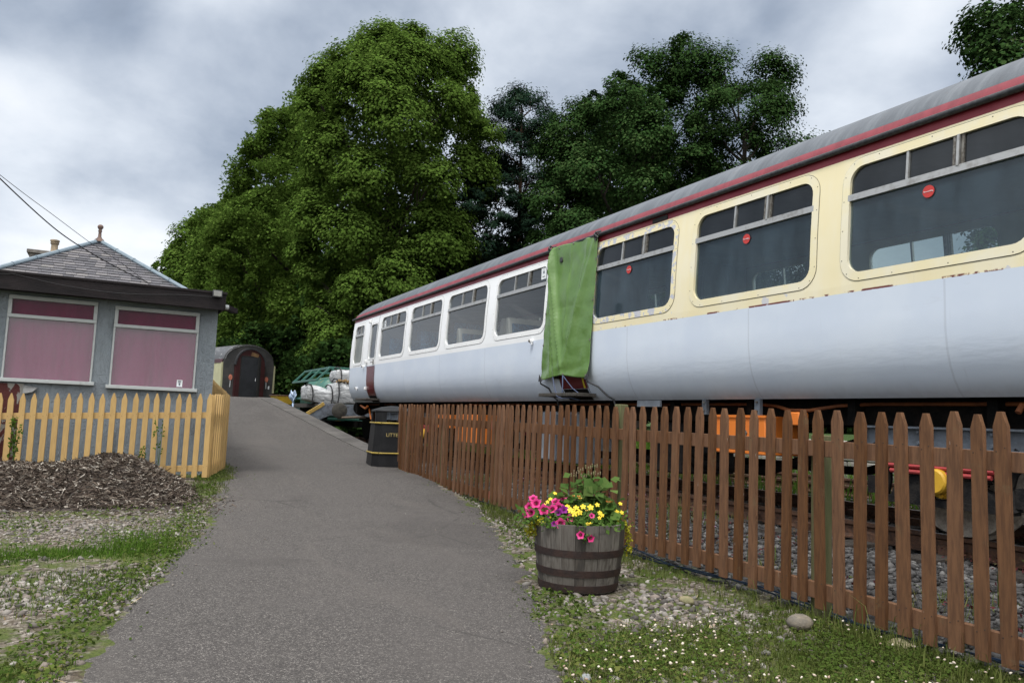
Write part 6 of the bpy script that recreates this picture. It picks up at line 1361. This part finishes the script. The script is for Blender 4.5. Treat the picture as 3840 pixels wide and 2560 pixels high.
plant('petunia_plant','petunia with large pink trumpet flowers spilling over the left rim of the barrel',[(-.22,.06,.49),(-.30,.08,.50),(-.16,.12,.48),(-.12,.02,.53)],420,(.06,.06,.03),.035,L_FLW,1,
 [('pink',(-.315,.10,.585),(-.3,.9,.5),.042),('pink',(-.26,.12,.545),(-.1,.9,.45),.044),('pink',(-.365,.08,.555),(-.6,.7,.3),.036),('pink',(-.35,.12,.52),(-.4,.9,.2),.040),('pink',(-.20,.14,.555),(0,.9,.5),.036),('pink',(-.155,.11,.565),(.1,.9,.5),.040),('pink',(-.335,.05,.615),(-.2,.6,.8),.034),('pink',(-.15,.26,.475),(0,.95,.35),.040),('pink',(-.18,.06,.60),(-.3,.5,.9),.038),('pink',(-.085,.20,.505),(.3,.9,.3),.030),('pink',(-.385,.09,.51),(-.7,.7,-.1),.034),('pink',(-.12,.02,.62),(.1,.7,.8),.030)])
plant('purple_petunia','small purple petunia tucked between the pink and yellow flowers',[(-.13,.16,.50),(-.17,.20,.47)],90,(.04,.04,.02),.03,L_FLW,2,[('pur',(-.125,.16,.555),(-.1,.9,.5),.034),('pur',(-.165,.17,.535),(-.3,.9,.3),.028),('pur',(-.195,.26,.468),(-.2,.9,.3),.024),('pur',(-.24,.22,.50),(-.2,.9,.2),.018)])
plant('bidens_plant','yellow bidens scattered across the top of the barrel planting',[(-.05,.12,.50),(.08,.16,.49),(.2,.08,.50),(0,.2,.47),(.15,.2,.47)],360,(.07,.05,.025),.028,L_FLW,3,
 [('yel',(-.08,.18,.555),(-.2,.8,.6),.028),('yel',(-.055,.19,.535),(0,.9,.5),.030),('yel',(-.04,.16,.57),(.1,.8,.7),.026),('yel',(-.10,.14,.575),(0,.7,.8),.024),('yel',(-.02,.20,.545),(.2,.9,.4),.026),('yel',(.01,.12,.575),(0,.8,.6),.026),('yel',(.06,.14,.575),(.1,.9,.5),.028),('yel',(.12,.18,.545),(.1,.9,.5),.020),('yel',(.135,.19,.53),(.1,.9,.4),.018),('yel',(.115,.21,.515),(0,.9,.3),.017),('yel',(.25,.08,.545),(.2,.9,.5),.020),('yel',(.285,.07,.54),(.3,.9,.5),.020),('yel',(.275,.06,.60),(.2,.7,.8),.020),('yel',(-.215,.08,.615),(-.2,.7,.8),.018),('yel',(-.235,.09,.595),(0,.9,.5),.016),('yel',(-.255,.10,.575),(0,.9,.5),.016),('yel',(.03,.26,.478),(0,.9,.5),.016),('yel',(.05,.265,.48),(.1,.9,.5),.015),('yel',(-.18,.02,.65),(.2,.7,.8),.018),('yel',(.11,.10,.59),(.1,.8,.6),.022)])
plant('geranium_plant','tall geranium with seeded buds and broad green leaves at the centre of the barrel',[(.04,0,.60),(.10,-.02,.58),(.0,.02,.64),(.14,.02,.55),(.08,.06,.55),(.02,-.05,.70),(.17,0,.60),(.11,0,.72)],150,(.06,.05,.035),.075,L_GER,4,
 [('bud',(-.03,-.02,.80),(0,0,1),.02),('bud',(.05,0,.84),(0,0,1),.02),('bud',(.10,-.03,.85),(0,0,1),.02),('bud',(.02,.02,.78),(0,0,1),.02),('bud',(.07,.02,.80),(0,0,1),.02),('bud',(.12,0,.80),(0,0,1),.02),('bud',(.0,-.05,.82),(0,0,1),.02),('bud',(-.05,0,.78),(0,0,1),.02)],asp=.95)
plant('begonia_plant','orange and cream begonia behind the yellow flowers of the barrel',[(-.08,.04,.60),(.16,.04,.56),(.2,.06,.53)],60,(.05,.04,.03),.075,L_FLW,5,[('org',(.19,.10,.60),(0,.6,.8),.042),('crm',(-.01,.10,.62),(0,.6,.8),.026),('org',(-.055,.08,.635),(0,.6,.8),.020),('org',(-.02,.09,.635),(0,.5,.9),.022),('crm',(.03,.18,.55),(0,.9,.3),.020)],asp=.85)
plant('trailing_petunia','two pink petunia flowers trailing down the front of the barrel',[(.0,.325,.41),(.02,.33,.385),(-.01,.31,.45)],46,(.014,.006,.016),.022,L_FLW,6,[('pink',(-.025,.355,.415),(-.3,.9,.2),.030),('pink',(.045,.352,.395),(.3,.9,-.1),.028),('pink',(.06,.24,.53),(.2,.8,.5),.022)])
def trail(name,label,pts,n,sp,size,seed):
    T=thing(name,bp(*pts[0]),label,'trailing plant'); mb=MB(); mb.tube([bp(*q) for q in pts],.002,5); mb.build('stems',MATS['flower_stem'],T)
    P_=[]; 
    for a_,b_ in zip(pts[:-1],pts[1:]):
        for k in range(10): P_.append(bp(*[u+(v_-u)*k/10 for u,v_ in zip(a_,b_)]))
    foliage(T,'leaves',P_,n,sp,size,L_JEN,seed,.9,.3)
trail('creeping_jenny','golden creeping jenny hanging down the right side of the barrel',[(.24,.10,.47),(.31,.06,.46),(.335,.05,.40),(.345,.05,.32),(.345,.05,.25)],240,(.012,.012,.015),.017,8)
trail('creeping_jenny','golden creeping jenny spilling over the left side of the barrel',[(-.20,.20,.475),(-.29,.14,.47),(-.335,.08,.44),(-.345,.08,.39),(-.34,.06,.36)],260,(.02,.016,.015),.017,9)
foliage(PB,'low_leaves',[bp(r_,t_,.455) for r_ in (-.2,-.1,0,.1,.2) for t_ in (-.1,0,.1,.2)],420,(.05,.05,.02),.032,L_FLW,12) 
# stone wall far behind
SW=thing('stone_wall',(13.5,9.5,.3),'low rubble stone wall on the far side of the tracks','wall')
mb=MB(); rs=random.Random(8)
for k in range(4):
    y=5.0
    while y<16:
        l=rs.uniform(.25,.5); mb.box((13.1+rs.uniform(-.02,.02),y+l/2,.30+k*.2),(.4,l-.02,.185),rz=rs.uniform(-.04,.04)); y+=l
mb.build('stones',islemat('wall_stones',[(0,(.16,.15,.13)),(1,(.34,.32,.29))],.9,.4),SW,ang=0,bevel=.02)
